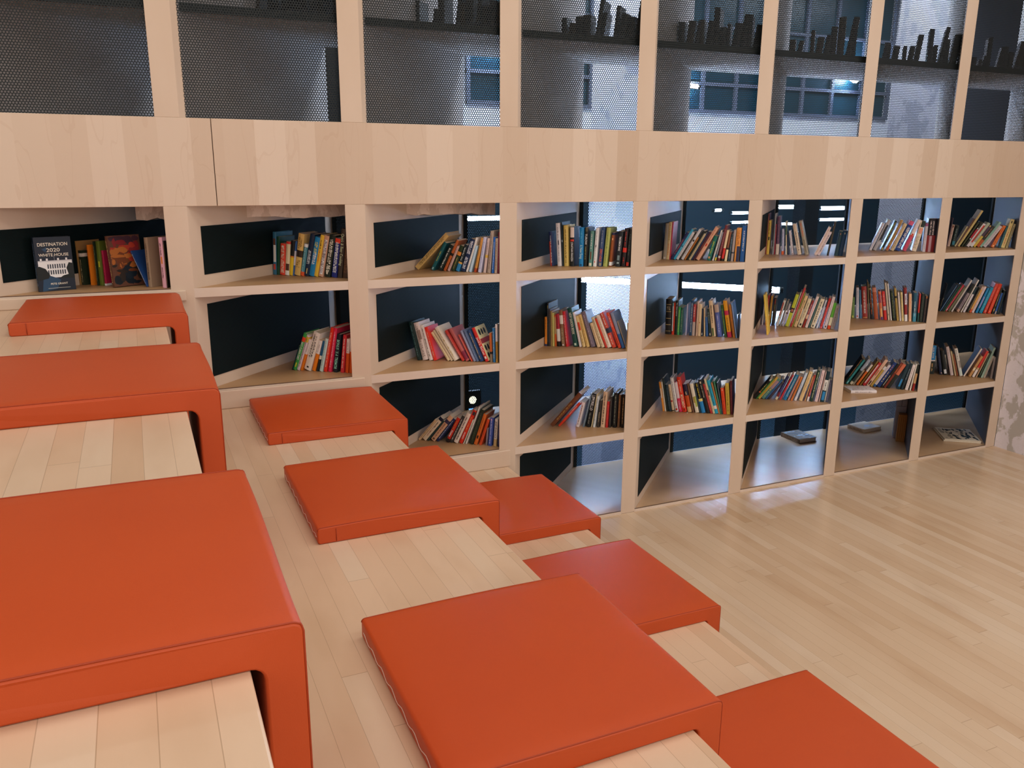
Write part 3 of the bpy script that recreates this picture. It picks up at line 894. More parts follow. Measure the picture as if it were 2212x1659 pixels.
(0.3322, -0.005, 0.0058, 0.162, 0.042, "d43c1e|m #8c2410|slim red orange book"),
(0.3124, 0.003, 0.0134, 0.174, 0.043, "16221f|m #c8ccc8 .55 .98|black book with white lettering"),
(0.3009, 0.006, 0.0108, 0.142, 0.044, "3c9c58|m #d8d468|bright green book"),
(0.2856, 0.004, 0.0145, 0.139, 0.046, "1c5042|m #8ca490|dark green book right of the bright green one"),
(0.265, 0.001, 0.0048, 0.158, 0.047, "b2acc0|m #8c8698|thin pale lilac book"),
(0.2511, -0.001, 0.0127, 0.178, 0.049, "1c4264|m #d0d8dc|tall blue book with white lettering"),
(0.2377, -0.002, 0.0127, 0.159, 0.05, "aa3a3a|b 0 .44 #b4a49c;m #e4d4cc .6 .95|red and grey mottled book"),
(0.219, -0.005, 0.0075, 0.175, 0.052, "d0b29c|m #a08068|slim pinkish cream book"),
(0.2095, -0.013, 0.0145, 0.162, 0.053, "d4bc96|b .4 .44 #b0603c .35 .6|plain cream book"),
(0.1917, -0.032, 0.0064, 0.139, 0.054, "1a2a42|b .04 .12 #c8c8c4 .2 .8|short slim navy book"),
(0.1788, -0.061, 0.0059, 0.142, 0.055, "ceb68e|m #c88068 .5 .95|slim yellow cream book"),
(0.1688, -0.097, 0.0113, 0.098, 0.057, "2c5890|m #587cac|short blue booklet"),
(0.1535, -0.13, 0.0106, 0.14, 0.058, "182a24|b .04 .12 #c0a890 .3 .8;m #98a49c .5 .95|black green book"),
(0.1388, -0.154, 0.0185, 0.181, 0.06, "ccb28e|b .02 .24 #5c6c44 .1 .6;m #3c3024 .4 .9|large cream book with green leaf"),
(0.1167, -0.167, 0.0038, 0.16, 0.061, "3a2a32|m #84747c|thin dark plum book"),
(0.1109, -0.175, 0.0202, 0.163, 0.062, "4b5c9e|b .76 1 #b09a8c;m #a8b0d4 .1 .7|violet blue book with photo top"),
(0.0782, -0.183, 0.0107, 0.163, 0.065, "1f4822|m #84a454|slim green book"),
(0.0629, -0.192, 0.0186, 0.185, 0.067, "d8961e|b 0 .15 #b82448;b .61 .73 #b82448;m #7c4c10 .2 .58|orange book with crimson bands"),
(0.0372, -0.197, 0.0099, 0.168, 0.069, "bc742a|m #6c3c14|slim orange brown book leaning left"),
(0.0236, -0.199, 0.0057, 0.177, 0.07, "7ca4d2|m #c07068|pale blue flowered book"),
(0.016, -0.054, 0.0047, 0.118, 0.07, "1c2428|m #3c4448|dark book against the post"),
]),
(4,1,0,[
(0.3512, -0.183, 0.0092, 0.154, -0.022, "d68c36|b .45 .78 #e0c8b0 .2 .8|slim orange book at the left end"),
(0.3406, -0.181, 0.0068, 0.155, -0.02, "d0c8b8|m #a8a090|thin white book"),
(0.333, -0.18, 0.0089, 0.174, -0.018, "12231e|m #2c403a|dark green black book"),
(0.3225, -0.186, 0.0147, 0.141, -0.016, "1a2e36|m #48606c|dark teal book"),
(0.304, -0.199, 0.0113, 0.143, -0.013, "cab496|b .36 .42 #a02c28 .1 .9;m #8c7458 .5 .95;b .02 .06 #20201c|cream book with red and black band"),
(0.2883, -0.212, 0.0152, 0.179, -0.009, "d4d2d0|b .04 .1 #b03820 .2 .8;m #848088|tall white book"),
(0.2697, -0.221, 0.0144, 0.156, -0.005, "ca2852|b .46 1 #d4c4c8;m #f0b0c4 .08 .4|crimson and white paperback"),
(0.2531, -0.228, 0.02, 0.184, -0.001, "cc321c|T #f0dcb8 MONUMENT .12 .5;m #f0c8a0 .55 .95;b .04 .09 #201410 .4 .6|tall red book with cream capitals"),
(0.2277, -0.236, 0.0192, 0.147, 0.004, "1f1a38|b .2 .6 #bc4c1c;b 0 .2 #c8a470;m #d8c498 .62 .8|navy book with fiery picture"),
(0.2043, -0.247, 0.0084, 0.155, 0.007, "644636|m #8c6c58|slim brown book"),
(0.1902, -0.258, 0.0176, 0.153, 0.011, "d8d0bc|b .2 .56 #9ca648 .5 1;b .34 .54 #a48c4c .1 .6|white book with olive panel"),
(0.1696, -0.271, 0.0068, 0.141, 0.014, "1c3240|m #607884|thin dark blue book"),
(0.1598, -0.285, 0.0185, 0.16, 0.017, "16181a|b 0 .38 #247cb8;b .38 .47 #e0c878;m #dcc840 .5 .97|black and blue book with yellow capitals"),
(0.1372, -0.3, 0.0166, 0.178, 0.022, "181b1b|b .88 .94 #c8c0a0 .3 .7;m #a8a494 .45 .85|tall black book"),
(0.1173, -0.312, 0.0115, 0.156, 0.025, "a02e2e|m #d88c80|slim dark red book"),
(0.1041, -0.316, 0.0092, 0.185, 0.027, "c8ba94|b .52 .68 #20201c .2 .8;m #807858 .1 .5|tall cream book with black spots"),
(0.0934, -0.31, 0.0146, 0.176, 0.03, "1f98b8|b .14 .24 #d0d0cc;m #18404c .3 .9|cyan book"),
(0.0776, -0.296, 0.0073, 0.166, 0.032, "ac7444|m #7c4c28|slim tan brown book"),
(0.0695, -0.268, 0.0072, 0.174, 0.034, "2a6e54|m #88b098|slim green book"),
(0.0615, -0.224, 0.0056, 0.165, 0.035, "2c3a46|m #94a0a8|thin dark grey book"),
(0.0553, -0.166, 0.0148, 0.136, 0.038, "ce4220|b .9 .95 #e8d0c0 .4 .6;m #a82c14 .1 .85|short red orange book"),
(0.039, -0.112, 0.0175, 0.162, 0.041, "c2a840|m #6c5820|mustard yellow book"),
(0.0197, -0.085, 0.0106, 0.176, 0.044, "582028|m #985c60|maroon book against the post"),
]),
(5,3,0,[
(0.3966, 0.001, 0.0051, 0.18, 0.005, "1a4244|m #40686a|thin dark teal book at the left end"),
(0.3901, 0.001, 0.0058, 0.209, 0.007, "763028|m #b88074|tall rust red book"),
(0.3772, 0.001, 0.0124, 0.175, 0.009, "d0ac46|b .42 .52 #201c14 .3 .8;m #3c3010 .6 .95|yellow book with black lettering"),
(0.3586, -0.008, 0.0048, 0.21, 0.012, "a6a8ac|m #707478|tall thin grey book"),
(0.3514, -0.016, 0.0044, 0.156, 0.013, "a03646|m #d08890|slim red book"),
(0.3431, -0.025, 0.0145, 0.195, 0.015, "583a54|b 0 .28 #d2c2b4;m #8c6c84 .35 .9|tall purple book with cream base"),
(0.3141, -0.058, 0.0109, 0.132, 0.02, "bcbeda|b 0 .14 #d8602c;m #6c7098 .2 .9|pale blue book with orange base"),
(0.2924, -0.087, 0.0051, 0.171, 0.023, "d2c09c|b .6 .86 #5c7048|tall thin cream book with green patch"),
(0.281, -0.131, 0.0041, 0.102, 0.024, "1a2442|m #48507c|short thin navy book"),
(0.2645, -0.187, 0.0097, 0.125, 0.028, "cec4c8|m #8c848c;b .02 .06 #6c3c34 .3 .8|short white book leaning left"),
(0.2337, -0.242, 0.0179, 0.161, 0.034, "d6c2aa|m #181410 .15 .8|cream book with black capitals leaning left"),
(0.1968, -0.27, 0.0168, 0.178, 0.04, "9c927e|m #d8502c .55 .97;m #181410 .08 .48|grey book with orange and black lettering"),
(0.1419, 0.392, 0.0139, 0.155, 0.046, "d2bcb2|m #a89488|taller cream white book leaning right"),
(0.1271, 0.392, 0.0131, 0.129, 0.049, "cebec0|m #302828|shorter white book leaning right with black capitals"),
(0.0827, 0.127, 0.0101, 0.172, 0.056, "2e2a20|m #5c5440|dark brown hardback leaning right"),
(0.04, 0.118, 0.0171, 0.126, 0.062, "1c3a44|b .86 .92 #a86c54 .4 .6|dark teal hardback"),
(0.017, 0.109, 0.0212, 0.129, 0.067, "163654|b .86 .92 #a8a48c .4 .6|dark blue hardback against the post"),
]),
(5,2,0,[
(0.3812, 0.026, 0.0054, 0.156, 0.05, "bfb6b0|m #8c8480|small white booklet behind the yellow one"),
(0.3623, 0.029, 0.0075, 0.163, 0.05, "a82e28|m #d88878|slim red book left of the mustard one"),
(0.3458, 0.034, 0.0085, 0.16, 0.05, "be8a30|m #8c5c18|mustard book"),
(0.3246, 0.036, 0.0135, 0.151, 0.051, "1c1c1a|m #c03430 .55 .98;m #4c6c34 .5 .8|black book with red flowers"),
(0.3018, 0.211, 0.013, 0.141, 0.051, "ccc6be|b .4 .92 #c03c24 .05 .45;m #4c4440 .3 .9|white book with red stripe"),
(0.2867, 0.214, 0.0093, 0.138, 0.051, "86827a|m #48443c|grey book right of the red striped one"),
(0.2728, 0.22, 0.0102, 0.125, 0.052, "a8a0a4|b .55 .62 #4c2c3c|lilac grey book"),
(0.2504, 0.233, 0.0165, 0.178, 0.052, "b8c23a|b .43 .58 #2c1c18;b .46 .54 #b07058 .2 .8|lime yellow book with black photo band"),
(0.2452, 0.245, 0.0036, 0.194, 0.052, "d0c8bc|m #988c80|very thin cream booklet"),
(0.2329, 0.253, 0.0098, 0.217, 0.052, "b03838|m #d8a098|tall thin red book"),
(0.2269, 0.255, 0.0045, 0.192, 0.053, "98a03e|m #6c7428|thin olive book"),
(0.2078, 0.256, 0.0155, 0.174, 0.053, "d2b484|m #5c3420 .2 .9;m #b84830 .3 .6|peach cream book"),
(0.1849, 0.257, 0.018, 0.159, 0.053, "d4c8a6|b .06 .13 #28281c .3 .8;m #8c8460 .3 .9|cream book with black roundel"),
(0.1697, 0.259, 0.0111, 0.151, 0.054, "862a22|b .32 .48 #d0a888;m #d8b0a0 .5 .9|dark red book with tan label"),
(0.1533, 0.258, 0.0125, 0.173, 0.054, "d8c8c2|m #cc6c60|white book with red lettering"),
(0.1428, 0.254, 0.0068, 0.168, 0.054, "3a5a5a|m #6c8888|thin grey green book"),
(0.1182, 0.241, 0.0201, 0.16, 0.055, "d2c8ae|m #181814 .15 .95;b .04 .1 #20201c .3 .6|wide cream book with big black capitals"),
(0.1025, 0.223, 0.0073, 0.156, 0.055, "bcbec4|m #90949c|thin silver grey book"),
(0.0809, 0.199, 0.0115, 0.165, 0.056, "ae2a24|b .03 .06 #f0e8e0 .4 .6;m #d87464|red book with navy edge"),
(0.0589, 0.174, 0.0142, 0.173, 0.056, "d4c8c8|b .04 .1 #302c2c .3 .7;m #a89ca4|white book left of the green one"),
(0.0406, 0.149, 0.014, 0.141, 0.056, "5aa63a|b .14 .45 #d4d0b4;b 0 .14 #d0481c|green and white book with orange base"),
(0.0202, 0.137, 0.0181, 0.126, 0.057, "9a908e|m #6c6264|grey paperback against the post"),
]),
(5,1,0,[
(0.3809, 0.599, 0.014, 0.139, -0.047, "161a14|m #d0cc68 .4 .75;b .9 1 #c8c4b8 .2 .8;b .3 .36 #c86840 .2 .8|black book with a pale cat at the top"),
(0.3736, 0.599, 0.0055, 0.139, -0.044, "3a843a|m #7cb468|thin green book"),
(0.3594, 0.599, 0.0112, 0.152, -0.041, "c4a046|m #8c6c24|mustard tan book"),
(0.3381, 0.596, 0.0166, 0.139, -0.036, "58867a|b .52 .9 #a08490;b .42 .5 #c89468 .3 .7;m #a8bca8 .1 .4|sea green and mauve book"),
(0.3249, 0.592, 0.0098, 0.139, -0.033, "2a5686|m #5c88b0|blue book right of the sea green one"),
(0.3106, 0.588, 0.0111, 0.119, -0.03, "38303a|m #68586c|dark plum book"),
(0.2711, 0.382, 0.0119, 0.144, -0.025, "2a2c58|b 0 .13 #dcc8a4;b .13 .32 #7c2c2c;m #686c9c .4 .9|navy book with cream label at base"),
(0.2525, 0.373, 0.0077, 0.152, -0.021, "be2c2a|b .85 .95 #301818 .3 .7|slim red book with dark emblem"),
(0.2254, 0.352, 0.0141, 0.153, -0.016, "1f7aaa|m #e4e0b8 .15 .95|blue book with cream capitals"),
(0.2096, 0.33, 0.0088, 0.145, -0.013, "c08a7c|m #946458|slim pink brown book"),
(0.1933, 0.306, 0.0097, 0.14, -0.01, "c87436|m #9c5020|orange book left of the pale blue one"),
(0.1737, 0.277, 0.0115, 0.163, -0.006, "b8c8d6|b 0 .14 #e0dcd8;m #9c8880 .4 .6|pale blue white book"),
(0.144, 0.241, 0.0174, 0.169, -0.001, "d0b480|b .93 .96 #2c2820 .4 .6;m #a4864c .3 .8|thick cream book"),
(0.127, 0.204, 0.0053, 0.141, 0.004, "be8e58|m #906438|thin tan book"),
(0.1123, 0.171, 0.0093, 0.149, 0.006, "943226|b 0 .18 #d4ccc4;m #d8a08c .25 .9|dark red book with white base"),
(0.0914, 0.147, 0.0142, 0.174, 0.01, "173629|m #c8d0a8 .1 .95|tall dark green book"),
(0.0666, 0.131, 0.0147, 0.175, 0.015, "d2bab8|m #a88c8c|tall pink white book"),
(0.0557, 0.12, 0.0056, 0.167, 0.018, "ae928c|m #7c605c|slim pinkish grey book"),
(0.0355, 0.11, 0.0179, 0.17, 0.022, "13303a|b .38 .72 #d4d4d0;b .06 .34 #2a80b8 .15 .9;m #303430 .42 .68|navy book with white title panel"),
(0.0276, 0.102, 0.0062, 0.127, 0.026, "b0b0ac|b .03 .08 #2c2c2c .3 .7|slim pale grey book"),
(0.0149, 0.097, 0.0114, 0.123, 0.028, "54566a|m #7c7e94|slate grey book against the post"),
]),
(6,3,0,[
(0.317, 0.34, 0.0124, 0.156, 0.028, "d6d0d2|m #a8a0a4|white spined book with brown cover leaning right"),
(0.2931, 0.34, 0.0172, 0.174, 0.031, "b0acb0|b .35 .85 #1c2022 .45 1;m #181818 .3 .8|silver and black book with bold capitals"),
(0.2606, 0.343, 0.0107, 0.173, 0.036, "1c2a24|m #c8b850 .4 .95;b .02 .1 #b8a860 .2 .8|black green book with gold lettering"),
(0.2326, 0.346, 0.0134, 0.177, 0.039, "ae8850|b .02 .16 #c83c2c .3 .8;m #7c5828 .2 .9|golden brown book with red blossom"),
(0.2042, 0.347, 0.0167, 0.156, 0.043, "d2bc92|m #a48c60|slim cream book"),
(0.1748, 0.346, 0.0218, 0.17, 0.046, "244288|b .87 1 #c85878;m #d8dcec .1 .8|blue book with pink top"),
(0.1422, 0.344, 0.0187, 0.178, 0.051, "d6cac6|b 0 .5 #c04a64;b .47 .56 #c8442c .3 .8|white and rose red book"),
(0.0905, 0.186, 0.0227, 0.167, 0.057, "d4c6b0|b .8 1 #1c2c24 .2 1;b .58 .76 #d89078 .2 .9;m #a89c80 .1 .5|cream book with dark palm leaf"),
(0.057, -0.009, 0.0128, 0.153, 0.063, "cac4ca|b .9 1 #8c4c74;m #a49ca8|white book with purple top"),
(0.0436, -0.009, 0.0406, 0.178, 0.067, "84282c|b .5 1 #1b1b24;m #d8c8c4 .52 .95;b 0 .48 #b8949c .3 .6|thick black and red book against the post"),
]),
(6,2,0,[
(0.3825, -0.08, 0.0157, 0.119, 0.028, "668446|m #98a86c .4 .9;b .02 .12 #c0b858 .2 .7|green book at the left end"),
(0.3573, -0.095, 0.0134, 0.175, 0.028, "d0ccd6|b .04 .1 #b8503c .2 .7;m #9c98a4|white book right of the green one"),
(0.3395, -0.117, 0.0095, 0.162, 0.028, "3d7090|m #688ca8|slim blue book"),
(0.3228, -0.136, 0.0259, 0.182, 0.028, "9a332c|T #ecdcd0 A HISTORY OF WESTERN MUSIC .16 .88;b .02 .05 #b08848 .1 .9|thick dark red music history book"),
(0.2923, -0.134, 0.0059, 0.211, 0.028, "685834|m #8c7c54|tall thin olive book"),
(0.28, -0.166, 0.0127, 0.185, 0.028, "1b1915|m #d8642c .15 .92;b .9 .96 #8c8860 .1 .9|black book with orange lettering"),
(0.2605, -0.17, 0.0189, 0.18, 0.029, "a85430|b .86 1 #c07860|plain rust brown book"),
(0.2306, -0.175, 0.0139, 0.16, 0.029, "cc7046|b .6 .9 #8c3c58 .1 .7;b .1 .4 #d8a468 .3 .9;b 0 .1 #3c2c6c .3 .9|orange floral book"),
(0.2111, -0.181, 0.0147, 0.162, 0.029, "c82a28|b .34 .48 #b8b0b0 .05 .95;m #e8b0a0 .55 .95|red book with grey label"),
(0.1906, -0.186, 0.008, 0.212, 0.029, "d2c6b0|b .13 .17 #383428 .3 .7;m #a8a088|tall cream book"),
(0.1784, -0.189, 0.0071, 0.208, 0.029, "d2ccc6|m #a09c98|tall thin white book"),
(0.1661, -0.189, 0.0146, 0.169, 0.029, "1c2a22|m #707c50|black green book right of the tall white one"),
(0.1458, -0.184, 0.0105, 0.183, 0.029, "a68c4c|b .7 .76 #1c1814;m #7c6430 .1 .6|olive gold book"),
(0.1316, -0.173, 0.0084, 0.161, 0.029, "d2c8c4|m #b0a4a4|white cream book"),
(0.1202, -0.155, 0.0101, 0.162, 0.029, "d2be86|m #8c7c48|pale yellow book"),
(0.1063, -0.128, 0.0142, 0.187, 0.029, "842a2a|b .5 .82 #c8c4cc .2 .9;b 0 .2 #dcd2d0;m #302028 .55 .8|maroon book with white title"),
(0.0861, -0.097, 0.0134, 0.154, 0.029, "d4aa84|m #c87858|peach book"),
(0.066, -0.064, 0.016, 0.161, 0.029, "1f4e62|b 0 .3 #3a8098;m #c0d0d4 .2 .7|teal blue book with white lettering"),
(0.0429, -0.036, 0.0069, 0.157, 0.029, "be3830|b 0 .33 #1a4a48|slim red and green book"),
(0.0329, -0.014, 0.0151, 0.157, 0.029, "222e2a|m #48544c|dark green grey book near the post"),
(0.0152, -0.005, 0.0122, 0.145, 0.029, "3a383c|b .92 1 #a86838 .2 .8;m #6c5c50|dark grey book against the post"),
]),
(6,1,0,[
(0.3792, 0.491, 0.0095, 0.178, 0.04, "141413|m #c8864c .3 .98|black book with orange capitals leaning right"),
(0.3652, 0.498, 0.0118, 0.169, 0.039, "1f7a7a|m #68b0b0;b .04 .12 #a8d0d0 .3 .7|teal book leaning right"),
(0.3414, 0.507, 0.0139, 0.175, 0.038, "2c3632|b .55 1 #9ca2b0;b 0 .11 #cfc4a8|grey and black book with cream base"),
(0.331, 0.507, 0.0079, 0.102, 0.037, "a09680|m #403c30|thin short cream book"),
(0.309, 0.497, 0.0108, 0.142, 0.036, "d86a28|b .66 1 #d4c8bc|orange and white paperback"),
(0.2932, 0.487, 0.008, 0.17, 0.035, "84682f|m #5c4820|slim olive brown book"),
(0.271, 0.485, 0.0153, 0.158, 0.034, "ba3236|b .1 .9 #d8d0cc .15 .5|red book with white stripe"),
(0.25, 0.488, 0.0157, 0.18, 0.032, "d6ae94|b .4 .6 #c87858 .1 .7;b .05 .2 #302420 .3 .7|pinkish cream picture book"),
(0.2336, 0.489, 0.0125, 0.137, 0.031, "b2944a|b .84 1 #d8d4d0|golden olive book with white top"),
(0.217, 0.483, 0.0133, 0.148, 0.03, "cec6ce|b 0 .1 #2c5c94;m #a8a0a8|slim white book"),
(0.1928, 0.471, 0.0192, 0.165, 0.029, "1c3872|m #d4c090 .2 .65;m #c08878 .68 .95|navy book with gold capitals"),
(0.1771, 0.462, 0.0122, 0.16, 0.027, "161b1b|m #d0d0c8 .1 .55|black book with white capitals"),
(0.162, 0.459, 0.0124, 0.17, 0.026, "66291f|m #d07838 .6 .98;m #a8442c .1 .5|dark red book with orange lettering"),
(0.1418, 0.459, 0.0176, 0.16, 0.025, "1b2420|b .55 1 #bc6448|black book with salmon top"),
(0.0895, 0.252, 0.0174, 0.153, 0.023, "16303a|b .1 .4 #2a78b0 .2 .7|dark teal book with blue swirl"),
(0.0723, 0.223, 0.0118, 0.158, 0.021, "1a2c34|m #8c98a4 .4 .8|dark book left of the white paperback"),
(0.0479, 0.167, 0.0148, 0.15, 0.02, "d2c6c2|m #98908c|white cream paperback"),
(0.0322, 0.11, 0.0065, 0.155, 0.019, "d4cec2|m #a09c90|very thin white book"),
(0.0158, 0.082, 0.0115, 0.153, 0.018, "1c2520|b .28 .66 #b89468;b 0 .28 #8c241c|black book with tan and red base"),
]),
(7,3,0,[
(0.3415, 0.086, 0.0039, 0.165, 0.058, "483444|m #786474|thin mauve book at the left end"),
(0.3282, 0.096, 0.0127, 0.126, 0.059, "c4a898|b .86 .96 #7c3c20 .2 .8;m #a87c70|pale pinkish cream book"),
(0.3041, 0.106, 0.0195, 0.122, 0.059, "14201b|b .08 .26 #2c7484 .2 .9;m #68807c .3 .9|black book with teal patch"),
(0.2967, 0.411, 0.0075, 0.128, 0.06, "c0b084|m #706040|slim cream patterned book"),
(0.2901, 0.423, 0.0055, 0.178, 0.06, "643e36|m #98746c|thin brown book"),
(0.2772, 0.444, 0.0112, 0.23, 0.06, "cdb676|m #a88c4c|very tall slim yellow book"),
(0.26, 0.462, 0.0098, 0.155, 0.061, "2c3420|m #6c7048|slim dark green book"),
(0.2448, 0.478, 0.01, 0.16, 0.062, "22261e|b .36 .7 #a82838;b .3 .34 #e0dcd4 .2 .8;b .72 .76 #e0dcd4 .2 .8|black book with red panel"),
(0.2272, 0.493, 0.0152, 0.15, 0.062, "d4caca|b .2 .94 #b83428 .5 1|white book with red stripe"),
(0.2098, 0.507, 0.0148, 0.157, 0.063, "a0a894|b 0 .2 #d8d4d4;m #d0d4c8 .3 .9|pale green white book"),
(0.1941, 0.513, 0.0132, 0.141, 0.064, "ccae48|b .5 1 #46344a;b .94 1 #d8b048 .3 .7|yellow and purple book"),
(0.1748, 0.518, 0.0164, 0.136, 0.064, "2a2e24|b 0 .34 #ac5228;m #a8684c .5 .9|dark book with orange base"),
(0.1608, 0.522, 0.0117, 0.166, 0.065, "84ac9c|m #5c8478|slim pale green book leaning right"),
(0.1397, 0.525, 0.0177, 0.139, 0.065, "bcb2b6|m #8c8486|pale grey book"),
(0.0985, 0.367, 0.0164, 0.133, 0.067, "c66424|b .04 .1 #e0c8b0 .4 .7;m #8c3c10|orange book"),
(0.0636, 0.187, 0.0099, 0.127, 0.068, "1c4c54|m #4c7c84|slim dark teal book"),
(0.0426, 0.181, 0.0192, 0.165, 0.069, "cdb97c|m #b04830 .1 .8;b .86 .94 #302c20 .3 .6|yellow cream book with red lettering"),
(0.0271, 0.174, 0.0115, 0.139, 0.069, "a0946f|m #48442c|grey tan book near the post"),
]),
(7,2,0,[
(0.338, 0.153, 0.0038, 0.164, 0.047, "10161b|m #b8a068 .2 .5|black book at the left end"),
(0.3319, 0.421, 0.0048, 0.174, 0.047, "48688f|m #8ca4c0|slim grey blue book leaning right"),
(0.3173, 0.426, 0.0118, 0.173, 0.047, "12282e|m #34545c|dark teal book"),
(0.3115, 0.434, 0.0042, 0.174, 0.047, "1f6646|m #58986c|thin green book"),
(0.2989, 0.439, 0.0104, 0.178, 0.048, "ae3040|b .03 .1 #e8d8d4 .3 .7;m #d8848c|crimson book"),
(0.2819, 0.432, 0.0123, 0.161, 0.048, "686850|m #98987c|grey olive book"),
(0.2684, 0.407, 0.008, 0.208, 0.048, "d2cac2|m #a49c94|tall thin white book leaning right"),
(0.2341, 0.372, 0.0133, 0.179, 0.049, "94868c|b .68 1 #151b19;b 0 .1 #c8a088;m #5c4c5c .2 .6|mauve book with black top"),
(0.219, 0.338, 0.0066, 0.206, 0.05, "d6d0c8|m #a8a098|tallest thin white book"),
(0.2027, 0.316, 0.0101, 0.159, 0.05, "d4ced2|b .72 1 #163038;b .2 .25 #303c20 .4 .7|white book with dark teal top"),
(0.1831, 0.306, 0.0058, 0.154, 0.051, "4a4232|m #c8bc98|slim dark striped book"),
(0.1692, 0.304, 0.0113, 0.164, 0.051, "cc9a56|b 0 .13 #c8522c;b .88 1 #c0a898|golden tan book with orange base"),
(0.1557, 0.298, 0.0114, 0.164, 0.051, "d2c0c2|m #a89498|pinkish white book"),
(0.1354, 0.286, 0.0112, 0.156, 0.052, "1f78ac|b .2 .65 #8088bc .3 1|blue and lilac book"),
(0.1116, 0.265, 0.0168, 0.158, 0.052, "1580a0|m #78b8c8 .1 .9|turquoise book"),
(0.0903, 0.242, 0.0166, 0.182, 0.053, "b63a2e|b .05 .1 #e0b0a0 .4 .6;m #d87468|taller red hardback"),
(0.0668, 0.214, 0.0172, 0.18, 0.054, "c23820|b .05 .1 #e8b8a0 .4 .6;m #e07858|red orange hardback right of the other red one"),
(0.0519, 0.186, 0.0095, 0.159, 0.054, "28291f|m #b8a478 .3 .8;b .1 .2 #a8885c .2 .8|black book with gold lettering"),
(0.038, 0.158, 0.0095, 0.126, 0.055, "2a5698|b 0 .14 #b8a080 .2 .8|slim bright blue book near the post"),
(0.0233, 0.145, 0.0124, 0.14, 0.055, "1b2a2e|m #48585c|dark book against the post"),
]),
(7,1,0,[
(0.3607, -0.029, 0.0388, 0.177, 0.059, "15201e|b .5 1 #1f82be;b .45 .49 #e0d4d8;m #e0e8ec .55 .95;m #c89c64 .1 .42|very thick blue and black book"),
(0.2891, -0.219, 0.015, 0.173, 0.059, "1c243e|b .04 .08 #d0b0a0 .5 .8;m #3c4868|dark navy book"),
(0.2676, -0.234, 0.0206, 0.151, 0.06, "141b1b|b .05 .22 #dcdce0 .2 .85|black book with white label"),
(0.2297, -0.259, 0.0162, 0.18, 0.06, "d0bebc|m #b09890|tall pinkish cream book leaning left"),
(0.2064, -0.278, 0.0085, 0.154, 0.061, "c0ac84|m #6c5c3c|slim cream book"),
(0.1958, -0.285, 0.0086, 0.136, 0.061, "824224|m #b07048|slim brown red book"),
(0.1804, -0.285, 0.0168, 0.173, 0.061, "d2cec4|m #20201c .6 .97;b .3 .55 #988c84 .5 1;b .03 .25 #c8d8d0 .2 .9|white book with black lettering leaning left"),
(0.1542, 0.394, 0.0082, 0.19, 0.061, "d6c8bc|m #b0a090|thin white spined blue book leaning far right"),
(0.1211, 0.374, 0.0126, 0.138, 0.062, "b48654|b .3 .44 #d8c8a8 .1 .9|tan book"),
(0.1018, 0.336, 0.0125, 0.173, 0.062, "d4ccc6|b .36 1 #bc3028;b .28 .36 #b89870|red and white book"),
(0.0882, 0.298, 0.006, 0.159, 0.063, "b49474|m #8c6c4c|thin beige book"),
(0.0722, 0.265, 0.0097, 0.169, 0.063, "1b2a22|m #68846c|black green book"),
(0.0569, 0.241, 0.0103, 0.192, 0.063, "92aa98|m #5c7c74|tall pale green book"),
(0.044, 0.23, 0.0104, 0.14, 0.064, "a89c8c|m #7c7062|grey beige book"),
(0.006, 0.023, 0.01, 0.13, 0.064, "968a86|m #6c605e|taupe book against the post"),
]),
]

# ------------------------------------------------------------------ books
GAIN = 1.35
ROW = {3: 'top shelf', 2: 'second shelf', 1: 'third shelf', 0: 'bottom shelf'}
BAY = ['leftmost bay', 'second bay', 'third bay', 'fourth bay', 'fifth bay', 'sixth bay', 'seventh bay', 'rightmost bay']
SIDE = {'red book with cream dotted cover': ('R', 'd8cf9c'), 'white spined book with brown cover leaning right': ('L', '7c6c58'),
        'thin white spined blue book leaning far right': ('L', '1d3c6e'), 'white book with red stripe': ('L', '6a5a44'),
        'mustard book': ('L', 'b88838')}


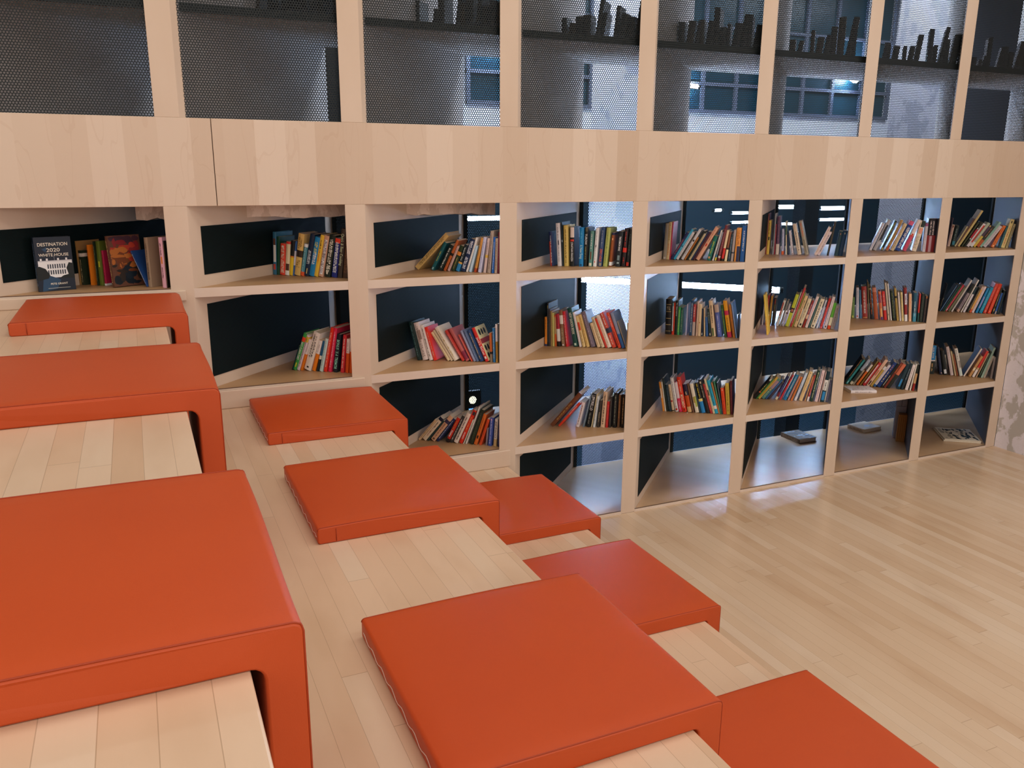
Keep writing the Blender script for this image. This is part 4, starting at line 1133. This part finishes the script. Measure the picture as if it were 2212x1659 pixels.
def book_mesh(T, H, col, deco, rng, right, side=None, depth=None):
    """cover with spine art + page block, x to the right, y into the shelf, z up; returns (cover MB, pages MB)"""
    x0, x1 = (-T, 0.0) if right else (0.0, T)
    hard = T > 0.013 and H > 0.145 and rng.random() < 0.6
    wd = min(max(H * rng.uniform(0.62, 0.72), 0.085), 0.165)
    wd = depth or wd
    tc = min(0.0024 if hard else 0.0008, T * 0.22)
    ov = 0.003 if hard else 0.0
    ts = 0.0022 if hard else 0.001
    base = lin(col, GAIN)
    cov, pg = MB(), MB()
    bul = min(0.12 * T, 0.003)
    ns = 4
    arc = [(x0 + T * i / ns, bul * (1 - sin(pi * i / ns) * 1.0)) for i in range(ns + 1)]
    outer = [(x0, wd)] + arc + [(x1, wd)]                # clockwise seen from above when x0<x1? order: left back, spine left..right, right back
    inner = [(x1 - tc, wd), (x1 - tc, bul + ts), (x0 + tc, bul + ts), (x0 + tc, wd)]
    poly = outer + inner
    cs = {}
    if side:
        cs = {'L': 0, 'R': ns + 1}
        si, sc = cs[side[0]], lin(side[1], GAIN)
    lo = [(x, y, 0.0) for x, y in poly]; hi = [(x, y, H) for x, y in poly]
    nq = len(poly)
    for i in range(nq):
        j = (i + 1) % nq
        c = base
        if side and i == si:
            c = sc
        cov.face([lo[i], lo[j], hi[j], hi[i]], 0, c)
    # rims: boards and spine, top and bottom
    for zz, fl in ((0.0, True), (H, False)):
        quads = [[(x0, wd), (x0, bul), (x0 + tc, bul + ts), (x0 + tc, wd)], [(x1 - tc, wd), (x1 - tc, bul + ts), (x1, bul), (x1, wd)]]
        for q in quads:
            p = [(x, y, zz) for x, y in q]
            cov.face(p[::-1] if fl else p, 0, base)
        p = [(x, y, zz) for x, y in arc] + [(x1 - tc, bul + ts, zz), (x0 + tc, bul + ts, zz)]
        cov.face(p[::-1] if fl else p, 0, base)
    pg.box((x0 + tc, bul + ts, ov), (x1 - tc, wd - ov, H - max(ov, 0.0005)), 0, None)

    def spine_y(x):
        f = min(max((x - x0) / T, 0), 1)
        return bul * (1 - sin(pi * f))

    def patch(xa, xb, za, zb, c, off):
        xs = [xa] + [p[0] for p in arc if xa + 1e-5 < p[0] < xb - 1e-5] + [xb]
        for a, b in zip(xs[:-1], xs[1:]):
            # follow the faceted spine
            def fy(x):
                f = (x - x0) / T * ns
                i = min(int(f + 1e-6), ns - 1)
                return arc[i][1] + (arc[i + 1][1] - arc[i][1]) * (f - i) - off
            cov.face([(a, fy(a), za), (b, fy(b), za), (b, fy(b), zb), (a, fy(a), zb)], 0, c)
    k = 0
    for d in deco.split(';'):
        a = d.split()
        k += 1
        off = 0.00015 * k + 0.0002
        if a[0] == 'b':
            za, zb = float(a[1]) * H, float(a[2]) * H
            fa, fb = (float(a[4]), float(a[5])) if len(a) > 5 else (0.0, 1.0)
            patch(x0 + T * fa, x0 + T * fb, max(za, 0.0002), min(zb, H - 0.0002), lin(a[3], GAIN), off)
            if fa == 0 and fb == 1:                       # bands wrap onto the boards
                for xx, s_ in ((x0, -1), (x1, 1)):
                    if side and ((side[0] == 'L') == (s_ < 0)):
                        continue
                    q = [(xx + s_ * off * .5, bul, za), (xx + s_ * off * .5, wd, za), (xx + s_ * off * .5, wd, zb), (xx + s_ * off * .5, bul, zb)]
                    cov.face(q if s_ > 0 else q[::-1], 0, lin(a[3], GAIN))
        elif a[0] == 'm':                                 # lettering too small to read in the photo
            f0, f1 = (float(a[2]), float(a[3])) if len(a) > 3 else (0.1, 0.93)
            c = lin(a[1], GAIN)
            cap = min(T * 0.34, 0.008)
            rows_ = [0.5] if T < 0.021 else [0.34, 0.66]
            for ry in rows_:
                z = H * f1 - rng.uniform(0, 0.01)
                xc = x0 + T * ry
                wl = 0
                while z > H * f0:
                    lw = cap * rng.uniform(0.42, 0.62)
                    h1 = cap * rng.uniform(0.7, 1.0)
                    xa = xc - cap * 0.5
                    stem = lw * 0.32
                    patch(xa, xa + h1, z - stem, z, c, off)
                    if rng.random() < 0.75:
                        patch(xa + h1 * rng.choice((0.0, 0.4, 0.78)), min(xa + h1, xa + h1 * 0.2 + h1 * rng.choice((0.0, 0.4, 0.78))), z - lw, z - stem, c, off)
                    if rng.random() < 0.5:
                        patch(xa, xa + h1 * 0.9, z - lw, z - lw + stem, c, off)
                    z -= lw * 1.22
                    wl += 1
                    if wl > 3 and rng.random() < 0.24:
                        z -= lw * 0.9
                        wl = 0
        elif a[0] == 'T':
            f0, f1 = float(a[-2]), float(a[-1])
            s = ' '.join(a[2:-2])
            pts, fs, xa, xb = text_mesh(s)
            Lh = (f1 - f0) * H
            sx = Lh / (xb - xa)
            sy = min(T * 0.66 / 0.72, sx * 1.6)
            c = lin(a[1], GAIN)
            xc = x0 + T * 0.5
            for f in fs:
                cov.face([(xc + (pts[i].y - 0.36) * sy, spine_y(xc + (pts[i].y - 0.36) * sy) - off - 0.0003, f1 * H - (pts[i].x - xa) * sx) for i in f], 0, c)
    if side and side[0] == 'R':                           # dark ovals on the cream cover
        oc = lin('1c2018', 1)
        for yy in (0.25, 0.5, 0.75):
            for zz in (0.14, 0.36, 0.82):
                q = [(x1 + 0.0003, wd * yy + 0.010 * cos(t_ * pi / 6), H * zz + 0.014 * sin(t_ * pi / 6)) for t_ in range(12)]
                cov.face(q, 0, oc)
        cov.face([(x1 + 0.0003, bul + 0.003, H * 0.5), (x1 + 0.0003, wd - 0.004, H * 0.5), (x1 + 0.0003, wd - 0.004, H * 0.64), (x1 + 0.0003, bul + 0.003, H * 0.64)], 0, lin('9c2c2c', GAIN))
    if side and side[1] == '7c6c58':
        q = [(x0 - 0.0003, wd * 0.3, H * 0.45), (x0 - 0.0003, wd * 0.3, H * 0.8), (x0 - 0.0003, wd * 0.62, H * 0.8), (x0 - 0.0003, wd * 0.62, H * 0.45)]
        cov.face(q, 0, lin('28241c', GAIN))
    return cov, pg


allb = []
for b, r, _, rows in SHELVES:
    for i, (e, a, T, H, d, txt) in enumerate(rows):
        col, deco, look = txt.split('|')
        ox, oy = (b + 1) * P, 0.0
        s_ = -e
        loc = Vector((ox + s_ * R2 + d * R2, oy - s_ * R2 + d * R2, S[r] + 0.0004))
        dist = (loc - co.location).length
        allb.append((T * (H + 0.02) / dist ** 2, b, r, i, loc, a, T, H, col, deco, look))
rank = sorted(range(len(allb)), key=lambda i: -allb[i][0])
KEEP = set(rank[:312])
rest_cov, rest_pg = MB(), MB()
for i, (_, b, r, j, loc, a, T, H, col, deco, look) in enumerate(allb):
    rng = random.Random(b * 1000 + r * 100 + j)
    cov, pg = book_mesh(T, H, col, deco, rng, a >= 0, SIDE.get(look))
    if i in KEEP:
        t = thing('book', '%s, %s of %s' % (look, ROW[r], BAY[b]), 'book', loc, 'books on the %s of the %s' % (ROW[r], BAY[b]), (0, a, -pi / 4))
        cov.build('cover', M['cover'], t, weld=False)
        pg.build('pages', M['pages'], t)
    else:
        mt = Matrix.Translation(loc) @ Matrix.Rotation(-pi / 4, 4, 'Z') @ Matrix.Rotation(a, 4, 'Y')
        for src, dst in ((cov, rest_cov), (pg, rest_pg)):
            for f, c in zip(src.f, src.c):
                dst.face([mt @ Vector(src.v[k]) for k in f], 0 if src is cov else 1, c if c else (0.5, 0.5, 0.5, 1))
# dim books seen only as dark shapes on the upper shelf behind the front screen
for k in range(1, 8):
    rng = random.Random(50 + k)
    e = 0.012
    while e < 0.36:
        T = rng.uniform(0.014, 0.034); H = rng.uniform(0.09, 0.19) * (1.0 if e < 0.25 else 0.75)
        if rng.random() < 0.16:
            e += rng.uniform(0.01, 0.05)
        loc = Vector(((k + 1) * P - e * R2 + 0.06 * R2, e * R2 + 0.06 * R2, US + 0.0285))
        a = rng.choice((0.0, 0.0, 0.1, 0.14))
        cov, pg = book_mesh(T, H, rng.choice(('1a1c20', '20242c', '2c241c', '14181c')), 'b .1 .2 #2c3038', rng, True)
        mt = Matrix.Translation(loc) @ Matrix.Rotation(-pi / 4, 4, 'Z') @ Matrix.Rotation(a, 4, 'Y')
        for src, di in ((cov, 0), (pg, 1)):
            for f, c in zip(src.f, src.c):
                rest_cov.face([mt @ Vector(src.v[q]) for q in f], di, c if c else (0.5, 0.5, 0.5, 1))
        e += T + 0.004 + H * sin(a) * 0.1
for f, c in zip(rest_pg.f, rest_pg.c):
    rest_cov.face([rest_pg.v[k] for k in f], 1, c)
o = rest_cov.build('small_books', [M['cover'], M['pages']], None, weld=False)
tag(o, 'thin small spines between the books and dark books above the fascia', 'books', None, 'stuff')


def special(label, loc, axes, T, H, wd, col, deco, group, right=True, seed=1, art=None, name='book', cat='book'):
    """a book set by its own axes (x thickness, y away from the spine, z spine direction)"""
    rng = random.Random(seed)
    t = thing(name, label, cat, loc, group)
    m3 = Matrix((axes[0], axes[1], axes[2])).transposed()
    t.rotation_euler = m3.to_euler()
    cov, pg = book_mesh(T, H, col, deco, rng, right, None, wd)
    if art:
        art(cov, T, H, wd, right)
    cov.build('cover', M['cover'], t, weld=False)
    pg.build('pages', M['pages'], t)
    return t


def art_house(cov, T, H, wd, right):
    x = 0.0004
    def quad(y0, z0, y1, z1, c, dx=0.0):
        cov.face([(x + dx, y0 * wd, z0 * H), (x + dx, y1 * wd, z0 * H), (x + dx, y1 * wd, z1 * H), (x + dx, y0 * wd, z1 * H)], 0, lin(c, GAIN))
    def poly(pts, c, dx=0.0):
        cov.face([(x + dx, a * wd, b * H) for a, b in pts], 0, lin(c, GAIN))
    quad(0.01, 0.002, 0.99, 0.998, '101c2c')
    poly([(0.1, 0.0), (0.5, 0.04), (0.62, 0.2), (0.4, 0.3), (0.15, 0.22)], '22405c', 0.0001)
    poly([(0.2, 0.78), (0.34, 0.82), (0.3, 0.72)], '22405c', 0.0001)
    # pale colonnaded facade
    poly([(0.06, 0.46), (0.3, 0.3), (0.48, 0.25), (0.72, 0.25), (0.97, 0.32), (0.97, 0.55), (0.06, 0.55)], 'd8d8dc', 0.0002)
    poly([(0.06, 0.55), (0.97, 0.55), (0.97, 0.57), (0.06, 0.57)], 'b8b8bc', 0.0003)
    for a in (0.12, 0.28, 0.58, 0.8):
        quad(a, 0.57, a + 0.05, 0.61, 'd8d8dc', 0.0002)
    quad(0.5, 0.57, 0.508, 0.68, '98989c', 0.0002)
    for i in range(8):
        a = 0.3 + 0.063 * i
        for b, c in ((0.42, 0.5), (0.31, 0.39)):
            quad(a, b, a + 0.034, c, '2c3440', 0.0004)
    poly([(0.0, 0.2), (0.3, 0.24), (0.34, 0.3), (0.24, 0.42), (0.08, 0.47), (0.0, 0.44)], '0c1616', 0.0006)
    poly([(0.6, 0.24), (1.0, 0.22), (1.0, 0.5), (0.88, 0.52), (0.8, 0.42), (0.84, 0.3), (0.7, 0.28)], '0c1616', 0.0006)
    for s, zc, h, f in (('DESTINATION', 0.87, 0.062, 0.8), ('2020', 0.765, 0.07, 0.36), ('WHITE HOUSE', 0.675, 0.055, 0.8), ('PETE GRANT', 0.135, 0.035, 0.46)):
        pts, fs, xa, xb = text_mesh(s)
        sx = f * wd / (xb - xa)
        sy = h * H / 0.72
        y0 = wd * (0.5 - f / 2 + (0.06 if s.startswith('PETE') else 0))
        for q in fs:
            cov.face([(x + 0.0006, y0 + (pts[i].x - xa) * sx, zc * H - h * H / 2 + pts[i].y * sy) for i in q], 0, lin('d8d0c0', GAIN))
    quad(0.25, 0.05, 0.85, 0.058, 'a8a8a0', 0.0005)


def art_blobs(cols, n, seed, lo=0.03, hi=0.12):
    def f(cov, T, H, wd, right):
        rng = random.Random(seed)
        x = 0.0004 if right else T + 0.0004
        for i in range(n):
            b = rng.uniform(0.06, 0.94)
            c = cols[min(int((b + rng.uniform(-0.12, 0.12)) * len(cols)), len(cols) - 1)] if b > 0 else cols[0]
            a = rng.uniform(0.08, 0.92)
            ra, rb = rng.uniform(lo, hi), rng.uniform(lo * 0.5, hi * 0.5)
            ra = min(ra, a - 0.02, 0.98 - a); rb = min(rb, b - 0.01, 0.99 - b)
            if ra < 0.005 or rb < 0.005:
                continue
            w = rng.uniform(-0.6, 0.6)
            pts = []
            for k in range(9):
                t = k * 2 * pi / 9
                rr = rng.uniform(0.7, 1.1)
                pts.append((x + i * 2e-6, (a + ra * rr * cos(t)) * wd, (b + rb * rr * sin(t + w * 0.3)) * H))
            cov.face(pts, 0, lin(c, GAIN))
    return f


Z3 = Vector((0, 0, 1))
an = radians(19)
yv = Vector((cos(an), sin(an), 0)); xv = yv.cross(Z3)
special('navy book facing forward titled Destination 2020, top shelf of leftmost bay', (0.218, 0.095, S[3] + 0.0005), (xv, yv, Z3), 0.022, 0.186, 0.119, '101c2a', 'm #5c7088', 'books on the top shelf of the leftmost bay', seed=3, art=art_house)
an = radians(30)
yv = Vector((cos(an), sin(an), 0)); xv = yv.cross(Z3)
ln = Matrix.Rotation(-0.10, 3, yv)
special('thick fantasy book with fiery red and dark cover, top shelf of leftmost bay', (0.455, 0.118, S[3] + 0.003), (ln @ xv, yv, ln @ Z3), 0.018, 0.182, 0.122, '5c3a2c', 'm #c8a878', 'books on the top shelf of the leftmost bay', seed=4,
        art=art_blobs(['141c24', '18222c', '2c2420', '6c3a20', 'a8622c', 'a03424', '7c2428', '3c2430'], 70, 5, 0.06, 0.26))
# white book lying flat in front of the leaning row
an = radians(-22.7)
u = Vector((cos(an), sin(an), 0))
special('white hardback lying flat in front of the leaning books, third shelf of seventh bay', (4.226, 0.066, S[1] + 0.0005), (Z3, Z3.cross(u), -u), 0.016, 0.145, 0.112, 'd4cccc', 'm #8c7c78 .2 .9', 'books on the third shelf of the seventh bay', False, 8, art_blobs(['b8a89c', '8c7460', 'c88c80', '5c4c40'], 26, 9, 0.02, 0.06))
special('dark glossy paperback lying alone on the bottom shelf of sixth bay', (4.083, 0.468, 0.0005), (Z3, Vector((1, 0, 0)), Vector((0, 1, 0))), 0.027, 0.162, 0.137, '5a4434', 'm #8c6c4c', 'books on the bottom shelves', False, 11, art_blobs(['3c4854', '98a4ac', '2c343c', '687480'], 40, 12, 0.04, 0.14))
special('pale brown softcover lying on the bottom shelf of seventh bay', (4.618, 0.478, 0.0005), (Z3, Vector((1, 0.06, 0)).normalized(), Vector((-0.06, 1, 0)).normalized()), 0.022, 0.128, 0.155, 'b8a898', 'm #7c6c60', 'books on the bottom shelves', False, 13, art_blobs(['9ca8bc', 'a8b0c0', 'b4a498'], 9, 14, 0.08, 0.2))
d1 = Vector((0.80, -0.60, 0)); d2 = Vector((0.60, 0.80, 0))
special('magazine with dark photo on top of the pile, bottom shelf of rightmost bay', Vector((4.946, 0.158, 0.0085)) + d1 * 0.205, (Z3, d2, -d1), 0.007, 0.205, 0.25, 'c4b8a4', 'm #8c8070', 'magazines on the bottom shelf of the rightmost bay', False, 15, art_blobs(['1c2830', '24343c', '141c20', '8c8474'], 60, 16, 0.03, 0.12), 'magazine', 'magazine')
special('lower cream magazine of the pile, bottom shelf of rightmost bay', Vector((4.940, 0.160, 0.0005)) + d1 * 0.208, (Z3, d2, -d1), 0.0075, 0.208, 0.255, 'c8bca8', 'm #a49884', 'magazines on the bottom shelf of the rightmost bay', False, 17, None, 'magazine', 'magazine')
# loose yellow book leaning in front of the sixth bay
ex = Vector((R2, -R2, 0)); ey = Vector((R2, R2, 0))
rl = Matrix.Rotation(-0.15, 3, ey)
special('slim yellow book leaning alone at the front, second shelf of sixth bay', (3.418, 0.072, S[2] + 0.0005), (rl @ ex, ey, rl @ Z3), 0.0085, 0.205, 0.12, 'cfae46', 'm #a84c20 .1 .5', 'books on the second shelf of the sixth bay', False, 21)
# loose strip of card in the fourth bay
t = thing('paper_strip', 'tan strip of card standing loose before the grey book, second shelf of fourth bay', 'paper', (2.548, 0.008, S[2] + 0.0005))
mb = MB()
pr = [(0.0, 0.0, 0.0), (0.004, 0.004, 0.02), (0.008, 0.008, 0.07), (0.010, 0.012, 0.13)]
for p, q in zip(pr[:-1], pr[1:]):
    w_ = Vector((0.009, -0.006, 0)); n_ = Vector((0.0004, 0.0006, 0))
    p, q = Vector(p), Vector(q)
    a = [p, p + w_, q + w_, q]
    mb.face(a); mb.face([v + n_ for v in a][::-1])
    for i in range(4):
        j = (i + 1) % 4
        mb.face([a[i], a[i] + n_, a[j] + n_, a[j]])
mb.build('strip', plain('tan_card', 'b8965c', 0.7), t)

# odds and ends against the slanting divider of the seventh bay
def slant(x, y):
    return Vector((7 * P - x * R2 + y * R2, x * R2 + y * R2, 0))
wb = plain('brown_block_wood', '9c6a30', 0.6)
t = thing('wooden_block', 'upright brown wooden block standing against the divider, bottom shelf of seventh bay', 'block', slant(0.0265, 0.36) + Vector((0, 0, 0.0005)), None, (0, 0, -pi / 4))
mb = MB(); mb.box((-0.024, -0.026, 0), (0.024, 0.026, 0.172))
mb.build('block', wb, t, 0.002)
mb = MB()
for i in range(4):
    mb.box((-0.018 + i * 0.011, -0.0267, 0.003), (-0.0165 + i * 0.011, -0.0260, 0.169))
mb.build('groove', plain('dark_groove', '5c3c18', 0.8), t)
gb = plain('grey_block', 'a2a2b4', 0.8)
t = thing('grey_block', 'tall grey block stack behind the brown block, bottom shelf of seventh bay', 'block', slant(0.034, 0.44) + Vector((0, 0, 0.0005)), None, (0, 0, -pi / 4))
mb = MB(); mb.box((-0.03, -0.03, 0), (0.03, 0.03, 0.205))
mb.build('base', gb, t, 0.002)
for zz, o_ in ((0.2055, 0.0), (0.2525, 0.004)):
    for sx in (-1, 1):
        mb = MB(); mb.box((sx * 0.0155 - 0.0145, -0.028 + o_, zz), (sx * 0.0155 + 0.0145, 0.026, zz + 0.046))
        mb.build('course', gb, t, 0.0015)

# ------------------------------------------------------------------ lamps of the room behind
def tube_light(label, a, b, r=0.016, mat='tube'):
    a, b = Vector(a), Vector(b)
    t = thing('tube_light', label, 'light', a, 'fluorescent tubes in the room behind')
    dv = b - a
    tube('glass_tube', [(0, 0, 0), tuple(dv)], r, M[mat], t, res=4)
    n_ = dv.normalized()
    mb = MB()
    m_ = dv * 0.5
    tube('end_cap', [tuple(-n_ * 0.02), tuple(n_ * 0.002)], r * 1.05, M['dark'], t, res=3)
    tube('end_cap', [tuple(dv - n_ * 0.002), tuple(dv + n_ * 0.02)], r * 1.05, M['dark'], t, res=3)
    return t


tube_light('long bright tube crossing behind the fourth and fifth bays', (3.182, 1.649, 0.9), (4.067, 0.724, 0.9), 0.018)
tube_light('tube behind the third bay above the leaning tan book', (2.72, 2.5, 1.257), (3.06, 2.5, 1.257))
tube_light('upper left tube behind the top shelf of the sixth bay', (5.50, 2.5, 1.305), (5.86, 2.5, 1.305))
tube_light('upper right tube behind the top shelf of the sixth bay', (6.03, 2.5, 1.288), (6.30, 2.5, 1.288))
tube_light('middle right tube behind the top shelf of the sixth bay', (6.03, 2.5, 1.190), (6.32, 2.5, 1.190), 0.011)
tube_light('lower left tube behind the top shelf of the sixth bay', (5.46, 2.5, 1.163), (5.90, 2.5, 1.163), 0.011)
tube_light('upper right tube behind the top shelf of the fifth bay', (5.08, 2.5, 1.262), (5.24, 2.5, 1.262), 0.011)
tube_light('lower right tube behind the top shelf of the fifth bay', (5.08, 2.5, 1.183), (5.36, 2.5, 1.183), 0.011)
tube_light('short tube behind the top shelf of the fifth bay', (4.90, 2.5, 1.285), (4.97, 2.5, 1.287), 0.011)
tube_light('added lamp reflection beyond the front screen of the fifth bay, above the shelf', (5.10, 3.9, 2.80), (5.22, 3.9, 2.80), 0.022)  # glowing bar stands for a lamp mirrored in the window
tube_light('added lamp reflection beyond the front screen of the fifth bay, below the shelf', (5.53, 3.9, 2.405), (5.68, 3.9, 2.395), 0.02)  # another window reflection made as a glowing bar
tube_light('bright tube beyond the front screen of the third bay', (3.42, 3.9, 2.83), (3.68, 3.9, 2.74), 0.05)
tube_light('bright tube beyond the front screen of the seventh bay', (7.55, 3.9, 2.62), (7.72, 3.9, 2.56), 0.05)
t = thing('round_lamp', 'small round yellowish lamp behind the third shelf of third bay', 'light', (2.18, 1.0, 0.344))
mb = MB()
mb.face([(0.022 * cos(i * pi / 9), 0, 0.022 * sin(i * pi / 9)) for i in range(18)])
mb.build('lens', M['lamp'], t)
mb = MB(); mb.box((-0.024, -0.004, -0.056), (0.024, 0.0, -0.046))
mb.build('reflection_strip', M['bluereflection'], t)  # glowing strip stands for the blue reflection under the lamp
mb = MB(); mb.box((-0.05, 0.002, -0.09), (0.05, 0.04, 0.05))
mb.build('housing', M['black'], t)


def area(name, loc, rot, sx, sy, power, col):
    l = bpy.data.lights.new(name, 'AREA')
    l.shape = 'RECTANGLE'
    l.size, l.size_y = sx, sy
    l.energy = power
    l.color = col
    o = bpy.data.objects.new(name, l)
    C.objects.link(o)
    o.location = loc
    o.rotation_euler = rot
    return o


WARM = (1.0, 0.955, 0.905)
for i, (x, y) in enumerate(((-0.8, -1.8), (1.6, -1.6), (4.0, -1.6), (-0.2, -4.4), (2.6, -4.4), (5.4, -4.2))):
    area('ceiling_panel_light', (x, y, 4.84), (0, 0, 0), 2.0, 1.2, 27, WARM)
for x in (-1.0, 1.6, 4.2):
    area('window_light', (x, -6.4, 1.9), (radians(90), 0, 0), 2.0, 1.8, 27, (1.0, 0.97, 0.96))  # unseen soft fill added behind the camera, no window there
# daylight from a window at the far right end of the room
area('window_daylight', (XR + 1.9, -2.4, 1.7), (0, radians(90), 0), 2.0, 2.2, 30, (0.80, 0.86, 1.0))
COOL = (0.72, 0.84, 1.0)
for x, y, p in ((3.2, 1.15, 130), (6.2, 1.15, 130), (2.4, 2.8, 80), (5.0, 2.9, 110), (7.6, 2.9, 90)):
    area('back_room_light', (x, y, 3.5), (0, 0, 0), 1.6, 0.4, p, COOL)

w = bpy.data.worlds.new('world')
w.use_nodes = True
w.node_tree.nodes['Background'].inputs[0].default_value = (0.55, 0.62, 0.75, 1)
w.node_tree.nodes['Background'].inputs[1].default_value = 0.05
bpy.context.scene.world = w
vs = bpy.context.scene.view_settings
vs.view_transform = 'Standard'
vs.look = 'None'
vs.exposure = -0.12
vs.gamma = 1.0
vs.use_curve_mapping = False
bpy.context.scene.cycles.transparent_max_bounces = 24
